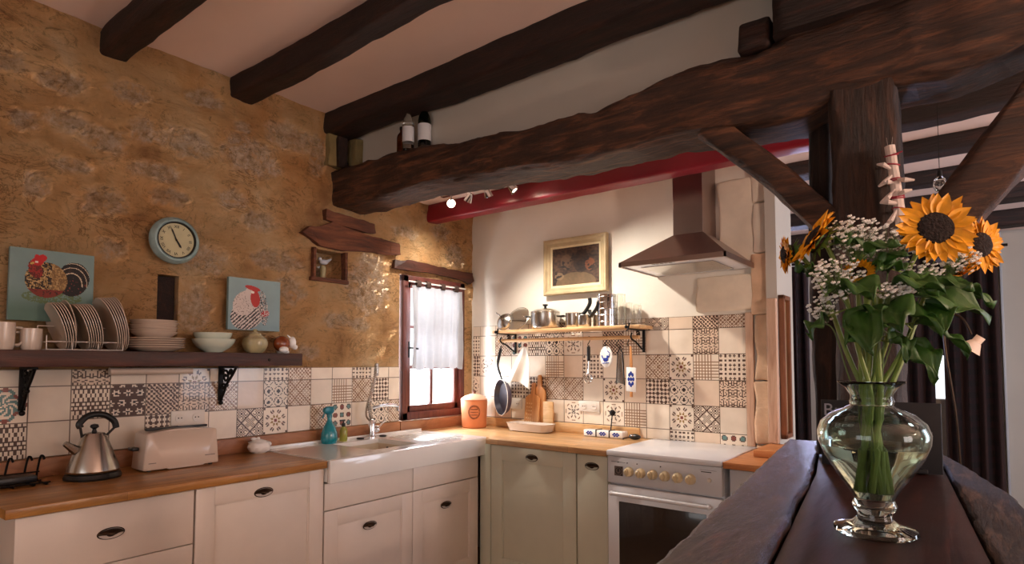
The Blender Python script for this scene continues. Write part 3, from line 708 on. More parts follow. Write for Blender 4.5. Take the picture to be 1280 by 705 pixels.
def tiles(name, label, cols, rows, P, place, res=26):
    """cols, rows: list of (lo, hi, full_lo) ranges; P[row][col] pattern; place(a, z, lift) -> world"""
    bm = bmesh.new(); lay = bm.loops.layers.color.new('Col') if False else bm.loops.layers.float_color.new('Col')
    def quad(ps, c):
        f = bm.faces.new([bm.verts.new(p) for p in ps]); 
        for l in f.loops: l[lay] = (*c, 1)
    a0, a1 = min(c[0] for c in cols), max(c[1] for c in cols); z0, z1 = min(r[0] for r in rows), max(r[1] for r in rows)
    quad([place(a0, z0, .006), place(a1, z0, .006), place(a1, z1, .006), place(a0, z1, .006)], tuple(x*.45 for x in GR))
    # slab edges
    for (p, q_) in [((a0, z0), (a1, z0)), ((a1, z0), (a1, z1)), ((a1, z1), (a0, z1)), ((a0, z1), (a0, z0))]:
        quad([place(*p, 0), place(*q_, 0), place(*q_, .006), place(*p, .006)], GR)
    g = .0022
    for ri, (rl, rh, rf, tz) in enumerate(rows):
        for ci, (cl, ch, cf, ta) in enumerate(cols):
            k = P[ri][ci]; n = res
            al, ah, zl, zh = cl+g, ch-g, rl+g, rh-g
            if ah <= al or zh <= zl: continue
            jit = 1+.06*math.sin(ci*12.9+ri*78.2)
            if k in (0, 14):
                na = nz = 1
            else:
                na = max(2, round(n*(ah-al)/ta)); nz = max(2, round(n*(zh-zl)/tz))
            vs = [[bm.verts.new(place(al+(ah-al)*i/na, zl+(zh-zl)*j/nz, .008)) for j in range(nz+1)] for i in range(na+1)]
            for i in range(na):
                for j in range(nz):
                    f = bm.faces.new((vs[i][j], vs[i+1][j], vs[i+1][j+1], vs[i][j+1]))
                    u = (al+(ah-al)*(i+.5)/na-cf)/ta; v = (zl+(zh-zl)*(j+.5)/nz-rf)/tz
                    c = tuple(x*jit for x in patt(k, u, v))
                    for l in f.loops: l[lay] = (*c, 1)
            for (p, q_) in [((al, zl), (ah, zl)), ((ah, zl), (ah, zh)), ((ah, zh), (al, zh)), ((al, zh), (al, zl))]:
                quad([place(*p, .005), place(*q_, .005), place(*q_, .008), place(*p, .008)], CR)
    bmesh.ops.recalc_face_normals(bm, faces=bm.faces[:])
    me = bpy.data.meshes.new(name); bm.to_mesh(me); bm.free(); me.materials.append(M['tile'])
    o = bpy.data.objects.new(name, me); COL.objects.link(o); tag(o, label, 'tiles'); return o
# back wall: columns counted from the right edge
T = .15; cols = []
for j in range(14):
    hi = 2.041-T*j; lo = max(hi-T, .02); cols.append((lo, hi, hi-T, T))
rows = [(1.575, 1.65, 1.5, T), (1.425, 1.575, 1.425, T), (1.275, 1.425, 1.275, T), (1.125, 1.275, 1.125, T), (.975, 1.125, .975, T), (WT, .975, .825, T)]
PB = [[10, 12, 14, 1, 5, 14, 0, 7, 12, 14, 0, 14, 0, 0],
      [0, 4, 0, 0, 5, 12, 14, 6, 2, 16, 15, 10, 0, 3],
      [3, 5, 8, 10, 14, 0, 3, 14, 5, 0, 0, 0, 6, 7],
      [4, 14, 2, 7, 14, 8, 0, 10, 10, 7, 3, 0, 0, 6],
      [0, 1, 8, 0, 5, 6, 0, 6, 0, 0, 0, 14, 0, 10],
      [15, 14, 3, 0, 0, 0, 0, 0, 0, 0, 0, 0, 0, 0]]
tiles('tile_splashback', 'patterned and plain brown cream tiles behind the stove on back wall', cols, rows, PB, lambda a, z, l: (a, -l, z))
T2 = .145; cols = [(-.829, -.735, -.829, T2)]
for j in range(17):
    hi = -.829-T2*j; cols.append((hi-T2, hi, hi-T2, T2))
rows = [(1.278, 1.348, 1.205, .145), (1.133, 1.278, 1.133, .145), (.988, 1.133, .988, .145)]
PL = [[13, 0, 3, 0, 13, 10, 3, 0, 0, 8, 14, 0, 4, 0, 0, 9, 9, 9],
      [0, 7, 10, 5, 0, 10, 2, 14, 10, 4, 12, 11, 16, 0, 9, 0, 9, 0],
      [10, 2, 0, 15, 10, 0, 8, 1, 0, 0, 7, 0, 0, 0, 16, 0, 4, 0]]
tiles('tile_splashback', 'patterned cream and brown tiles under the dark shelf on stone wall', cols, rows, PL, lambda a, z, l: (l, a, z))

# ------------------------------------------------------------------ worktops, upstands, sink, cabinets
XF = .61
WTh = .032
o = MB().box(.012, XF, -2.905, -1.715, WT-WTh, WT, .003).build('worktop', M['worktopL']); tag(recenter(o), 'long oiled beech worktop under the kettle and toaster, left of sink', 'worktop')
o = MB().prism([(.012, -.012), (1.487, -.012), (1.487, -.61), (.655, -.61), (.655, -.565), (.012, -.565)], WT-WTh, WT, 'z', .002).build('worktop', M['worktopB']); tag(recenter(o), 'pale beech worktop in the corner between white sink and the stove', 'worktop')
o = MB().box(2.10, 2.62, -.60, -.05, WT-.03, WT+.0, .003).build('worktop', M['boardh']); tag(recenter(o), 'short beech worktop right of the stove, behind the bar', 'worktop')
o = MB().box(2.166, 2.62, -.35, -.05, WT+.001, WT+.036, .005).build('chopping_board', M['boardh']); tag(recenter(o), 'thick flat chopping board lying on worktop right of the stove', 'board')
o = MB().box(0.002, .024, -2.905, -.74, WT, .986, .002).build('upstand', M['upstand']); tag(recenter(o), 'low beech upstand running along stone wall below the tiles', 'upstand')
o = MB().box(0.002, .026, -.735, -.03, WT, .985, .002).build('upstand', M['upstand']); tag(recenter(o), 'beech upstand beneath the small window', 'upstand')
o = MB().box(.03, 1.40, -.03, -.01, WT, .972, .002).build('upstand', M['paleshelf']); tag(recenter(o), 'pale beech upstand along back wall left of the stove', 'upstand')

# sink: ceramic slab with basin hole
t = thing('butler_sink', 'long white ceramic sink with basin and ribbed drainer below window', 'sink', (.3, -1.12, .80))
bx0, bx1, by0, by1 = .155, .51, -1.36, -1.03
b = MB()
sx0, sx1, sy0, sy1 = .03, .628, -1.712, -.567
for q in [(sx0, bx0, sy0, sy1), (bx1, .606, sy0, sy1), (bx0, bx1, sy0, by0), (bx0, bx1, by1, sy1)]: b.box(q[0], q[1], q[2], q[3], WT-.022, WT+.004)
b.box(.606, sx1, sy0, sy1, .803, WT+.004, .006)
b.box(sx0, sx0+.018, sy0, sy1, WT, WT+.018, .004)
b.box(.53, .605, sy0, sy1, .81, WT-.0225)
b.build('sink_body', M['ceramic'], t)
b = MB(); d = .17
for q in [(bx0-.012, bx0, by0, by1), (bx1, bx1+.012, by0, by1)]: b.box(q[0], q[1], q[2], q[3], WT-d, WT-.0225)
for q in [(bx0, bx1, by0-.012, by0), (bx0, bx1, by1, by1+.012)]: b.box(q[0], q[1], q[2], q[3], WT-d, WT-.0225)
b.box(bx0-.012, bx1+.012, by0-.012, by1+.012, WT-d-.012, WT-d)
b.build('basin', M['basin'], t)
b = MB()
for k in range(6): b.box(.16, .52, -.95+.055*k, -.938+.055*k, WT+.003, WT+.0075, .002)
b.build('drainer_rib', M['ceramic'], t)
b = MB()
for x, z in ((.24, WT-.05), (.33, WT-.055)): b.lathe([(0, 0), (.012, 0), (.012, .004), (0, .004)], (x, by1-.004, z), 16, Matrix.Rotation(-PI/2, 3, 'X'))
b.build('overflow', M['iron'], t)
b = MB()
for (x, y) in ((.095, -1.12), (.10, -.95)): b.lathe([(0, 0), (.022, 0), (.024, .004), (.02, .009), (0, .011)], (x, y, WT+.004), 20)
b.build('plug_control', M['blackpl'], t)
# faucet
t = thing('mixer_tap', 'chrome spring-neck mixer tap rising from back of the sink', 'tap', (.09, -1.03, WT+.004))
X, Yy = .09, -1.03
b = MB(); b.lathe([(0, 0), (.026, 0), (.026, .008), (.021, .014), (.021, .10), (.017, .108), (0, .11)], (X, Yy, WT+.004), 20); b.build('tap_body', M['chrome'], t)
b = MB(); b.sphere((X+.01, Yy+.03, WT+.055), .022); b.tube([(X+.01, Yy+.04, WT+.06), (X+.03, Yy+.085, WT+.11)], [.007, .005], 8); b.build('lever', M['chrome'], t)
path = smoothpath([(X, Yy, WT+.11), (X-.004, Yy-.022, WT+.20), (X, Yy+.0, WT+.30), (X+.004, Yy+.022, WT+.40), (X+.003, Yy+.03, WT+.455)], 8)
MB().tube(path, .008, 10).build('riser', M['chrome'], t)
b = MB(); q = []
for i in range(240):
    s_ = i/239; p = Vector(path[min(len(path)-1, int(s_*(len(path)-1)*.95))]); f = s_*(len(path)-1)*.95; i0 = int(f); p = path[i0].lerp(path[min(i0+1, len(path)-1)], f-i0)
    q.append(p+Vector((math.cos(i*1.1)*.0125, math.sin(i*1.1)*.0125, 0)))
b.tube(q, .0022, 5); b.build('spring', M['steel'], t)
b = MB(); b.lathe([(0, 0), (.013, 0), (.015, .04), (.012, .075), (0, .078)], (X+.003, Yy+.03, WT+.385), 16); b.build('spray_head', M['nickel'], t)
MB().tube(smoothpath([(X, Yy-.004, WT+.10), (X-.01, Yy-.035, WT+.14), (X-.005, Yy-.03, WT+.22), (X, Yy-.005, WT+.25)], 6), .006, 8).build('hose', M['nickel'], t)
b = MB(); b.tube(smoothpath([(X, Yy, WT+.185), (X+.01, Yy+.10, WT+.198), (X+.015, Yy+.19, WT+.19)], 6), .0095, 10); b.lathe([(0, 0), (.013, 0), (.013, .035), (0, .035)], (X+.015, Yy+.197, WT+.155), 14); b.build('spout', M['chrome'], t)

def shaker(b, ax, fix, a0, a1, z0, z1, dirn, th=.02, rail=.075, flat=False):
    """door slab whose face lies at `fix` on axis ax, facing dirn; recessed panel with a step"""
    def bx(p, q, za, zb, d0, d1, bev=.0015):
        lo, hi = sorted((fix-dirn*d0, fix-dirn*d1))
        if ax == 'x': b.box(lo, hi, p, q, za, zb, bev)
        else: b.box(p, q, lo, hi, za, zb, bev)
    if flat: bx(a0, a1, z0, z1, 0, th, .002); return b
    bx(a0, a0+rail, z0, z1, 0, th); bx(a1-rail, a1, z0, z1, 0, th)
    bx(a0+rail, a1-rail, z1-rail, z1, 0, th); bx(a0+rail, a1-rail, z0, z0+rail, 0, th)
    bx(a0+rail-.004, a1-rail+.004, z0+rail-.004, z1-rail+.004, .009, th)
    e = .006
    bx(a0+rail, a0+rail+e, z0+rail, z1-rail, .005, th, 0); bx(a1-rail-e, a1-rail, z0+rail, z1-rail, .005, th, 0)
    bx(a0+rail, a1-rail, z1-rail-e, z1-rail, .005, th, 0); bx(a0+rail, a1-rail, z0+rail, z0+rail+e, .005, th, 0)
    return b
def cup_pull(parent, pos, dirv, w=.042, up='z'):
    """bronze cup handle: half dome on a back rim"""
    b = MB(); p = Vector(pos); side = Vector((dirv[1], dirv[0], 0)); side = Vector((0, 1, 0)) if abs(dirv[0]) > .5 else Vector((1, 0, 0)); D = Vector(dirv)
    def f(u, v):
        th = PI*u; ph = PI/2*v
        return p+side*(w*math.cos(th))*(1)*(.35+.65*math.cos(ph))+Vector((0, 0, 1))*(.019*math.sin(th)*math.cos(ph)-.004)+D*(.022*math.sin(ph)*math.sin(th)**.5)
    b.grid(f, 20, 8)
    def g(u, v):
        th = 2*PI*u; return p+side*(w*1.06*math.cos(th))*(.9+.1*v)+Vector((0, 0, 1))*((.021*math.sin(th))*(.85+.15*v)-.001)+D*(.003*(1-v))
    b.grid(g, 28, 2, closeu=True); b.sphere(p+D*.004+Vector((0, 0, -.001)), .016, (1 if abs(dirv[1]) > .5 else .2, 1 if abs(dirv[0]) > .5 else .2, .7))
    o = b.build('handle', M['bronze'], parent, smooth=60); o['label'] = 'dark bronze cup handle'; return o
FX = .585    # face plane of left run
CBX = .56
def body(t, x0, x1, y0, y1, z0, z1, mat): MB().box(x0, x1, y0, y1, z0, z1, .001).build('cabinet_body', mat, t)
def plinth(t, x0, x1, y0, y1, mat): MB().box(x0, x1, y0, y1, 0, .10).build('plinth', mat, t)
# drawer unit
t = thing('base_cabinet', 'cream drawer cabinet at the left end under the kettle', 'cabinet', (.3, -2.59, 0))
body(t, .03, .562, -2.852, -2.312, .10, WT-WTh-.002, M['cabinet']); plinth(t, .03, .52, -2.852, -2.312, M['cabinet'])
zt = WT-WTh-.006
for (z0, z1) in ((.665, zt), (.39, .661), (.115, .386)):
    b = shaker(MB(), 'x', FX, -2.873, -2.314, z0, z1, 1, flat=True); d = b.build('drawer', M['cabinet'], t)
    cup_pull(d, (FX, -2.60, (z0+z1)/2+.0), (1, 0, 0))
t = thing('base_cabinet', 'cream door cabinet between the drawers and the white sink', 'cabinet', (.3, -2.01, 0))
body(t, .03, .562, -2.308, -1.716, .10, WT-WTh-.002, M['cabinet']); plinth(t, .03, .52, -2.308, -1.716, M['cabinet'])
d = shaker(MB(), 'x', FX, -2.306, -1.718, .115, zt, 1).build('door', M['cabinet'], t)
cup_pull(d, (FX, -2.02, .815), (1, 0, 0))
t = thing('sink_cabinet', 'cream cabinet with two panelled doors below the white sink', 'cabinet', (.3, -1.14, 0))
b = MB(); b.box(.03, .562, -1.712, -1.69, .10, .80).box(.03, .562, -.60, -.578, .10, .80).box(.03, .06, -1.69, -.60, .10, .80).box(.06, .562, -1.69, -.60, .10, .12).box(.54, .562, -1.69, -.60, .665, .80); b.build('cabinet_body', M['cabinet'], t)
plinth(t, .03, .52, -1.712, -.578, M['cabinet'])
for (y0, y1) in ((-1.710, -1.147), (-1.143, -.60)):
    shaker(MB(), 'x', FX, y0, y1, .672, .799, 1, flat=True).build('apron_panel', M['cabinet'], t)
    d = shaker(MB(), 'x', FX, y0, y1, .115, .666, 1).build('door', M['cabinet'], t)
    cup_pull(d, (FX, (y0+y1)/2-.01, .55), (1, 0, 0))
t = thing('corner_post_panel', 'narrow pale sage filler panel where two cabinet runs meet', 'panel', (.62, -.58, 0))
MB().box(.589, .672, -.583, -.56, .10, WT-WTh-.002, .001).build('filler', M['cabgreen'], t)
FY = -.585
t = thing('base_cabinet', 'pale sage wide door cabinet in back run beside the corner', 'cabinet', (.98, -.3, 0))
body(t, .676, 1.288, -.562, -.03, .10, WT-WTh-.002, M['cabgreen']); plinth(t, .676, 1.288, -.52, -.03, M['cabgreen'])
d = shaker(MB(), 'y', FY, .678, 1.286, .115, zt, -1, rail=.085).build('door', M['cabgreen'], t)
cup_pull(d, (.985, FY, .82), (0, -1, 0))
t = thing('base_cabinet', 'narrow pale sage pull-out cabinet just left of the stove', 'cabinet', (1.39, -.3, 0))
body(t, 1.292, 1.484, -.562, -.03, .10, WT-WTh-.002, M['cabgreen']); plinth(t, 1.292, 1.484, -.52, -.03, M['cabgreen'])
d = shaker(MB(), 'y', FY, 1.294, 1.482, .115, zt, -1, flat=True).build('door', M['cabgreen'], t)
cup_pull(d, (1.388, FY, .815), (0, -1, 0))
t = thing('base_cabinet', 'pale blue grey cabinet right of the stove, partly behind the bar', 'cabinet', (2.37, -.3, 0))
body(t, 2.12, 2.62, -.55, -.05, .10, WT-.032, M['cabgrey']); plinth(t, 2.12, 2.62, -.50, -.05, M['cabgrey']); shaker(MB(), 'y', -.572, 2.122, 2.618, .115, WT-.036, -1, flat=True).build('door', M['cabgrey'], t)

# ------------------------------------------------------------------ stove
t = thing('stove', 'white freestanding cooker with ivory knobs and closed lid', 'cooker', (1.79, -.3, 0))
x0, x1 = 1.492, 2.094; yf = -.60
MB().box(x0, x1, -.565, -.03, .02, .885, .002).build('stove_body', M['enamel'], t)
b = MB(); b.box(x0-.002, x1+.002, -.612, -.012, .886, .915, .006); b.build('lid', M['enamel'], t)
pn = MB().box(x0, x1, yf, -.566, .745, .884, .004).build('control_panel', M['panelgrey'], t)
rf = Matrix.Rotation(PI/2, 3, 'X')
for k in range(6):
    x = 1.617+.0625*k+ (.003*k)
    b = MB(); b.lathe([(0, .030), (.014, .030), (.021, .024), (.024, .010), (.026, .0), (0, 0)], (x, yf, .812), 24, rf); b.box(x-.0035, x+.0035, yf-.036, yf-.008, .792, .832, .002)
    kb = b.build('knob', M['cream_knob'], pn)
b = MB(); b.box(1.533, 1.582, yf-.002, yf+.001, .785, .835); tm = b.build('timer', M['greyplastic'], pn)
b = MB(); b.lathe([(.018, .0), (.018, .003), (.015, .003), (.015, 0)], (1.556, yf-.0015, .81), 20, rf); b.box(1.553, 1.559, yf-.005, yf, .806, .822); b.sphere((1.575, yf-.003, .828), .004); b.sphere((1.575, yf-.003, .791), .004); b.build('dial', M['black'], tm)
b = MB()
for x in (1.555, 1.607, 1.662, 1.79): b.sphere((x, yf-.0008, .856), .0035)
b.box(1.515, 1.595, yf-.0012, yf, .8555, .8575); b.box(1.995, 2.045, yf-.0012, yf, .853, .857); b.box(1.99, 2.07, yf-.0012, yf, .8635, .8645); b.build('printed_mark', M['black'], pn)
MB().lathe([(0, .009), (.008, .009), (.011, 0), (0, 0)], (2.035, yf, .818), 16, rf).build('button', M['whitepl'], pn)
d = MB().box(x0+.001, x1-.001, yf-.004, -.566, .215, .735, .006).build('oven_door', M['enamel'], t)
MB().box(1.56, 2.02, yf-.0065, yf-.003, .33, .655, .002).build('door_glass', M['ovenglass'], d)
b = MB(); b.tube([(1.53, yf-.035, .697), (2.04, yf-.035, .697)], .0105, 12); b.sphere((1.53, yf-.035, .697), .0125); b.sphere((2.04, yf-.035, .697), .0125); b.tube([(1.545, yf, .697), (1.545, yf-.035, .697)], .008, 8); b.tube([(2.025, yf, .697), (2.025, yf-.035, .697)], .008, 8); b.build('door_handle', M['enamel'], d)
MB().box(x0+.001, x1-.001, yf, -.566, .03, .205, .004).build('storage_drawer', M['enamel'], t)

# ------------------------------------------------------------------ extractor hood
t = thing('extractor_hood', 'pyramid chimney extractor hood in brown-tinted steel above the stove', 'hood', (1.81, -.25, 1.9))
hx0, hx1, hy0, hy1 = 1.515, 2.10, -.50, -.003
def frus(b, q0, z0, q1, z1):
    A = [b.bm.verts.new((x, y, z0)) for x, y in q0]; B_ = [b.bm.verts.new((x, y, z1)) for x, y in q1]
    for k in range(4): b.bm.faces.new((A[k], A[(k+1) % 4], B_[(k+1) % 4], B_[k]))
    b.bm.faces.new(B_); return b
b = MB(); Q0 = [(hx0, hy0), (hx1, hy0), (hx1, hy1), (hx0, hy1)]; Q1 = [(1.715, -.22), (1.885, -.22), (1.885, hy1), (1.715, hy1)]
frus(b, Q0, 1.922, Q1, 2.098)
b.build('canopy', M['hoodsteel'], t, smooth=20)
b = MB()
b.box(hx0, hx1, hy0, hy0+.012, 1.898, 1.924).box(hx0, hx0+.012, hy0, hy1, 1.898, 1.924).box(hx1-.012, hx1, hy0, hy1, 1.898, 1.924); b.build('lip', M['hoodsteel'], t, smooth=20)
MB().box(hx0+.012, hx1-.012, hy0+.012, hy1, 1.903, 1.908).build('underside', M['enamel'], t)
b = MB(); b.box(1.60, 2.0, -.40, -.06, 1.899, 1.902); b.build('grease_filter', M['steel'], t)
b = MB()
for k in range(5): b.box(1.70+.024*k, 1.716+.024*k, -.485, -.47, 1.897, 1.903)
b.build('switch', M['blackpl'], t); MB().box(1.83, 1.90, -.488, -.468, 1.899, 1.903).build('lamp_cover', M['whitepl'], t)
MB().box(1.715, 1.885, -.22, -.003, 2.098, KZ-.001, .001).build('chimney', M['hoodsteel'], t, smooth=20)

# ------------------------------------------------------------------ bar with three planks (runs slightly askew)
def plank(Lf, Rt, y0, y1, z1, th, mat, name, label, amp, seg=110, nx=16, seed=0, rag=.008):
    b = MB()
    def top(u, v):
        y = y0+(y1-y0)*v; l = interp(Lf, y)+rag*fbm((y*5, seed, 0), .8, 4)+rag*.4*fbm((y*22, seed, 0), .8, 2); r = interp(Rt, y)+rag*fbm((y*5, seed+9, 0), .8, 4)
        x = l+(r-l)*u; e = min(u, 1-u); rd = -.006*max(0, 1-e/.05)**2
        return (x, y, z1+rd+amp*fbm((x*9, y*3, seed), .8, 5)+amp*.5*fbm((x*34, y*11, seed), .8, 3))
    def bot(u, v):
        p = top(u, v); return (p[0], p[1], z1-th)
    b.grid(top, nx, seg); b.grid(bot, nx, seg)
    b.grid(lambda u, v: Vector(top(0, v)).lerp(Vector(bot(0, v)), u), 4, seg); b.grid(lambda u, v: Vector(top(1, v)).lerp(Vector(bot(1, v)), u), 4, seg)
    b.grid(lambda u, v: Vector(top(v, 0)).lerp(Vector(bot(v, 0)), u), 3, nx); b.grid(lambda u, v: Vector(top(v, 1)).lerp(Vector(bot(v, 1)), u), 3, nx)
    bmesh.ops.remove_doubles(b.bm, verts=b.bm.verts[:], dist=.0004)
    o = b.build(name, mat, smooth=60); return tag(recenter(o), label, 'bar top')
plank([(-3.1, 2.70), (-2.51, 2.625), (-1.6, 2.52), (-.73, 2.42)], [(-3.1, 2.855), (-2.38, 2.765), (-1.46, 2.655), (-.73, 2.535)], -3.1, -.735, 1.056, .07, M['plank'], 'bar_plank', 'glossy gnarled oak plank forming kitchen side of the bar top', .0022, seed=1)
plank([(-3.1, 2.862), (-2.38, 2.772), (-1.46, 2.662), (-.73, 2.542)], [(-3.1, 3.135), (-2.18, 3.058), (-1.05, 2.952), (-.73, 2.905)], -3.1, -.735, 1.050, .06, M['plankmid'], 'bar_plank', 'smooth dark middle plank of the bar, carrying the vase', .0012, seed=5, rag=.0)
plank([(-3.1, 3.142), (-2.18, 3.065), (-1.05, 2.959), (-.73, 2.912)], [(-3.1, 3.26), (-2.3, 3.20), (-1.71, 3.135), (-1.31, 3.065), (-.86, 2.955), (-.78, 2.925)], -3.1, -.79, 1.054, .07, M['plankr'], 'bar_plank', 'dry grey brown rough-edged plank along right side of the bar', .0025, seed=9)
b = MB(); b.prism([(2.76, -3.05), (3.15, -3.05), (2.87, -.8), (2.55, -.8)], 0, .984, 'z'); struct(b.build('wall_bar', M['plaster']))

# ------------------------------------------------------------------ wall shelf (left) and its load
SZ = 1.425
t = thing('wall_shelf', 'thick dark wooden shelf on stone wall holding plates and bowls', 'shelf', (.1, -2.3, SZ-.065))
MB().box(.012, .20, -2.98, -1.59, SZ-.066, SZ, .004).build('shelf_board', M['shelfwood'], t)
MB().lathe([(0, 0), (.008, 0), (.006, .004), (0, .004)], (.2, -1.78, SZ-.035), 12, Matrix.Rotation(PI/2, 3, 'Y')).build('knot_hole', M['dark'], t)
def scroll(c, r0, r1, turns, a0, sgn=1, n=26):
    return [(c[0], c[1], c[2])]*0+[(c[0]+(r0+(r1-r0)*k/n)*math.cos(a0+sgn*2*PI*turns*k/n), c[1], c[2]+(r0+(r1-r0)*k/n)*math.sin(a0+sgn*2*PI*turns*k/n)) for k in range(n+1)]
for y in (-2.735, -1.935):
    b = MB(); zb = SZ-.067
    b.box(.009, .017, y-.012, y+.012, zb-.175, zb, .001); b.box(.009, .165, y-.012, y+.012, zb-.008, zb, .001)
    b.tube(smoothpath([(.015, y, zb-.17), (.05, y, zb-.13), (.075, y, zb-.09), (.12, y, zb-.05), (.16, y, zb-.01)], 6), .007, 6)
    b.tube(scroll((.062, y, zb-.052), .004, .034, 1.4, 0), .006, 6); b.tube(scroll((.04, y, zb-.105), .003, .022, 1.3, 1, -1), .0055, 6)
    b.tube(scroll((.115, y, zb-.03), .003, .018, 1.3, 2), .005, 6); b.tube(scroll((.035, y, zb-.03), .002, .016, 1.3, 3, -1), .005, 6)
    b.sphere((.02, y, zb-.185), .011); b.sphere((.075, y, zb-.095), .010)
    br = b.build('bracket', M['iron'], t); br['label'] = 'scrolled black iron bracket'
def mug(loc, label, rot=0, name='mug', r=.036, h=.085, group=None):
    t = thing(name, label, 'mug', loc, group, world=False, rot=(0, 0, rot))
    MB().lathe([(0, .004), (0, 0), (r*.82, 0), (r*.95, .012), (r, h*.5), (r*.98, h), (r*.93, h), (r*.93, .01), (0, .008)], seg=28).build('mug_body', M['mug'], t)
    MB().tube(smoothpath([(r*.95, 0, h*.82), (r+.024, 0, h*.78), (r+.028, 0, h*.45), (r+.012, 0, h*.2), (r*.92, 0, h*.2)], 5), .005, 8).build('handle', M['mug'], t)
    return t
mug((.125, -2.825, SZ), 'tall cream mug at the left frame edge on dark shelf', 1.57, h=.105)
mug((.115, -2.738, SZ), 'shorter cream mug beside the white wire plate rack', -1.9, h=.085)
# plates
def plate_prof(r, h=.018): return [(0, .0), (r*.55, 0), (r*.62, .003), (r*.97, h), (r, h+.0015), (r*.985, h+.004), (r*.62, .008), (r*.5, .006), (0, .006)]
MB0 = MB().lathe(plate_prof(.118), seg=40); proto = MB0.build('plate', M['plate']); proto_s = MB().lathe(plate_prof(.10, .015), seg=40).build('plate', M['plate'])
def place_plate(src, loc, rot, label, group):
    c = src.copy(); COL.objects.link(c); c.location = loc; c.rotation_euler = rot; tag(c, label, 'plate', group); return c
# rack plates: upright, leaning to the left
secs = [('left', -2.648, 5, .10), ('middle', -2.562, 7, .10), ('right', -2.468, 6, .118)]
for nm, yc, n, rr in secs:
    src = proto if rr > .11 else proto_s
    for k in range(n):
        y = yc-.5*.008*(n-1)+.0086*k; tilt = -.30+ .012*k
        lab = f'upright stoneware plate standing in the {nm} slot of white wire rack'
        place_plate(src, (.115, y+.02, SZ+.006+rr*math.cos(tilt)), (PI/2-0, 0, 0), lab, f'plates in {nm} slot of the rack').rotation_euler = Euler((PI/2-tilt*1, 0, 0))
place_plate(proto, (.105, -2.425, SZ+.12), (0, 0, 0), 'single upright plate leaning at the right end of wire rack', 'plates in the rack end').rotation_euler = Euler((PI/2+.12, 0, 0))
c = place_plate(proto_s, (.10, -2.600, SZ+.112), (0, 0, 0), 'upright plate leaning alone between left and middle slots', 'plate alone in the rack'); c.rotation_euler = Euler((PI/2+.16, 0, 0))
t = thing('plate_rack', 'white wire rack with three slots holding upright plates', 'rack', (.12, -2.58, SZ))
b = MB(); ys = (-2.705, -2.62, -2.53, -2.44)
for y in ys:
    b.tube([(.18, y, SZ+.003), (.18, y, SZ+.058)], .002, 6); b.tube([(.06, y, SZ+.003), (.06, y, SZ+.10)], .002, 6); b.tube([(.06, y, SZ+.003), (.18, y, SZ+.003)], .002, 6)
for x, z in ((.18, .003), (.18, .035), (.06, .003), (.06, .035), (.06, .10)): b.tube([(x, ys[0], SZ+z), (x, ys[-1], SZ+z)], .002, 6)
b.build('wires', M['wirewhite'], t)
# plate stack
for k in range(5): place_plate(proto, (.115+.002*math.sin(k*2), -2.285+.002*math.cos(k*3), SZ+.0005+.0098*k), (0, 0, k), 'wide flat plate at the bottom of the stack in middle of shelf', 'wide plates at the bottom of the stack')
zb = SZ+.0005+.0098*5+.010
proto_b = MB().lathe([(0, 0), (.055, 0), (.062, .004), (.094, .026), (.096, .029), (.092, .030), (.06, .008), (0, .006)], seg=40).build('soup_plate', M['plate'])
for k in range(6): 
    c = place_plate(proto_b, (.115+.002*math.sin(k*2), -2.295+.002*math.cos(k*3), zb+.0105*k), (0, 0, k), 'deeper plate on the top part of the stack in middle of shelf', 'deep plates on top of the stack')
for q in (proto, proto_s, proto_b): bpy.data.objects.remove(q)
# bowls
def bowl(loc, r, h, label, mat, name='bowl', group=None):
    b = MB(); b.lathe([(0, .0), (r*.42, 0), (r*.45, .006), (r*.75, h*.35), (r*.95, h*.75), (r, h), (r*.965, h), (r*.9, h*.72), (r*.7, h*.38), (r*.4, .012), (0, .010)], seg=40)
    o = b.build(name, mat); o.location = loc; return tag(o, label, 'bowl', group)
bowl((.105, -2.02, SZ), .098, .066, 'wide pale celadon bowl resting on the dark shelf, lower of two', M['celadon'])
bowl((.105, -2.024, SZ+.028), .087, .068, 'slightly smaller celadon bowl nested inside the wide one', M['celadon'])
# olive jar
t = thing('lidded_jar', 'round olive cream glazed jar with small lid on the shelf', 'jar', (.10, -1.805, SZ))
b = MB(); b.lathe([(0, 0), (.032, 0), (.05, .015), (.062, .045), (.056, .072), (.038, .088), (.032, .09), (0, .09)], (.10, -1.805, SZ), 32)
for v in b.bm.verts:
    a = math.atan2(v.co.y+1.805, v.co.x-.1); k = 1+.035*math.cos(a*6); v.co.x = .1+(v.co.x-.1)*k; v.co.y = -1.805+(v.co.y+1.805)*k
b.build('jar_body', M['olive'], t); b = MB(); b.lathe([(0, .088), (.036, .088), (.03, .10), (.012, .108), (.008, .114), (.012, .122), (0, .126)], (.10, -1.805, SZ), 24); b.build('lid', M['olive'], t)
# cow-shaped cup
t = thing('animal_cup', 'rust brown and white animal-shaped cup at right end of shelf', 'cup', (.10, -1.64, SZ))
b = MB(); b.sphere((.10, -1.655, SZ+.052), .045, (.8, 1, .95), 20, 14); b.build('body', M['rust'], t)
b = MB(); b.sphere((.115, -1.60, SZ+.06), .026, (.8, .8, 1.25), 16, 12); b.sphere((.125, -1.592, SZ+.035), .018, (1, .9, .8)); b.tube([(.11, -1.61, SZ+.085), (.108, -1.628, SZ+.10)], [.007, .002], 6); b.build('face', M['ceramic'], t)
b = MB(); b.sphere((.14, -1.665, SZ+.02), .024, (.8, 1.1, .75)); b.lathe([(0, 0), (.03, 0), (.034, .012), (0, .012)], (.10, -1.645, SZ), 20); b.build('feet', M['ceramic'], t)

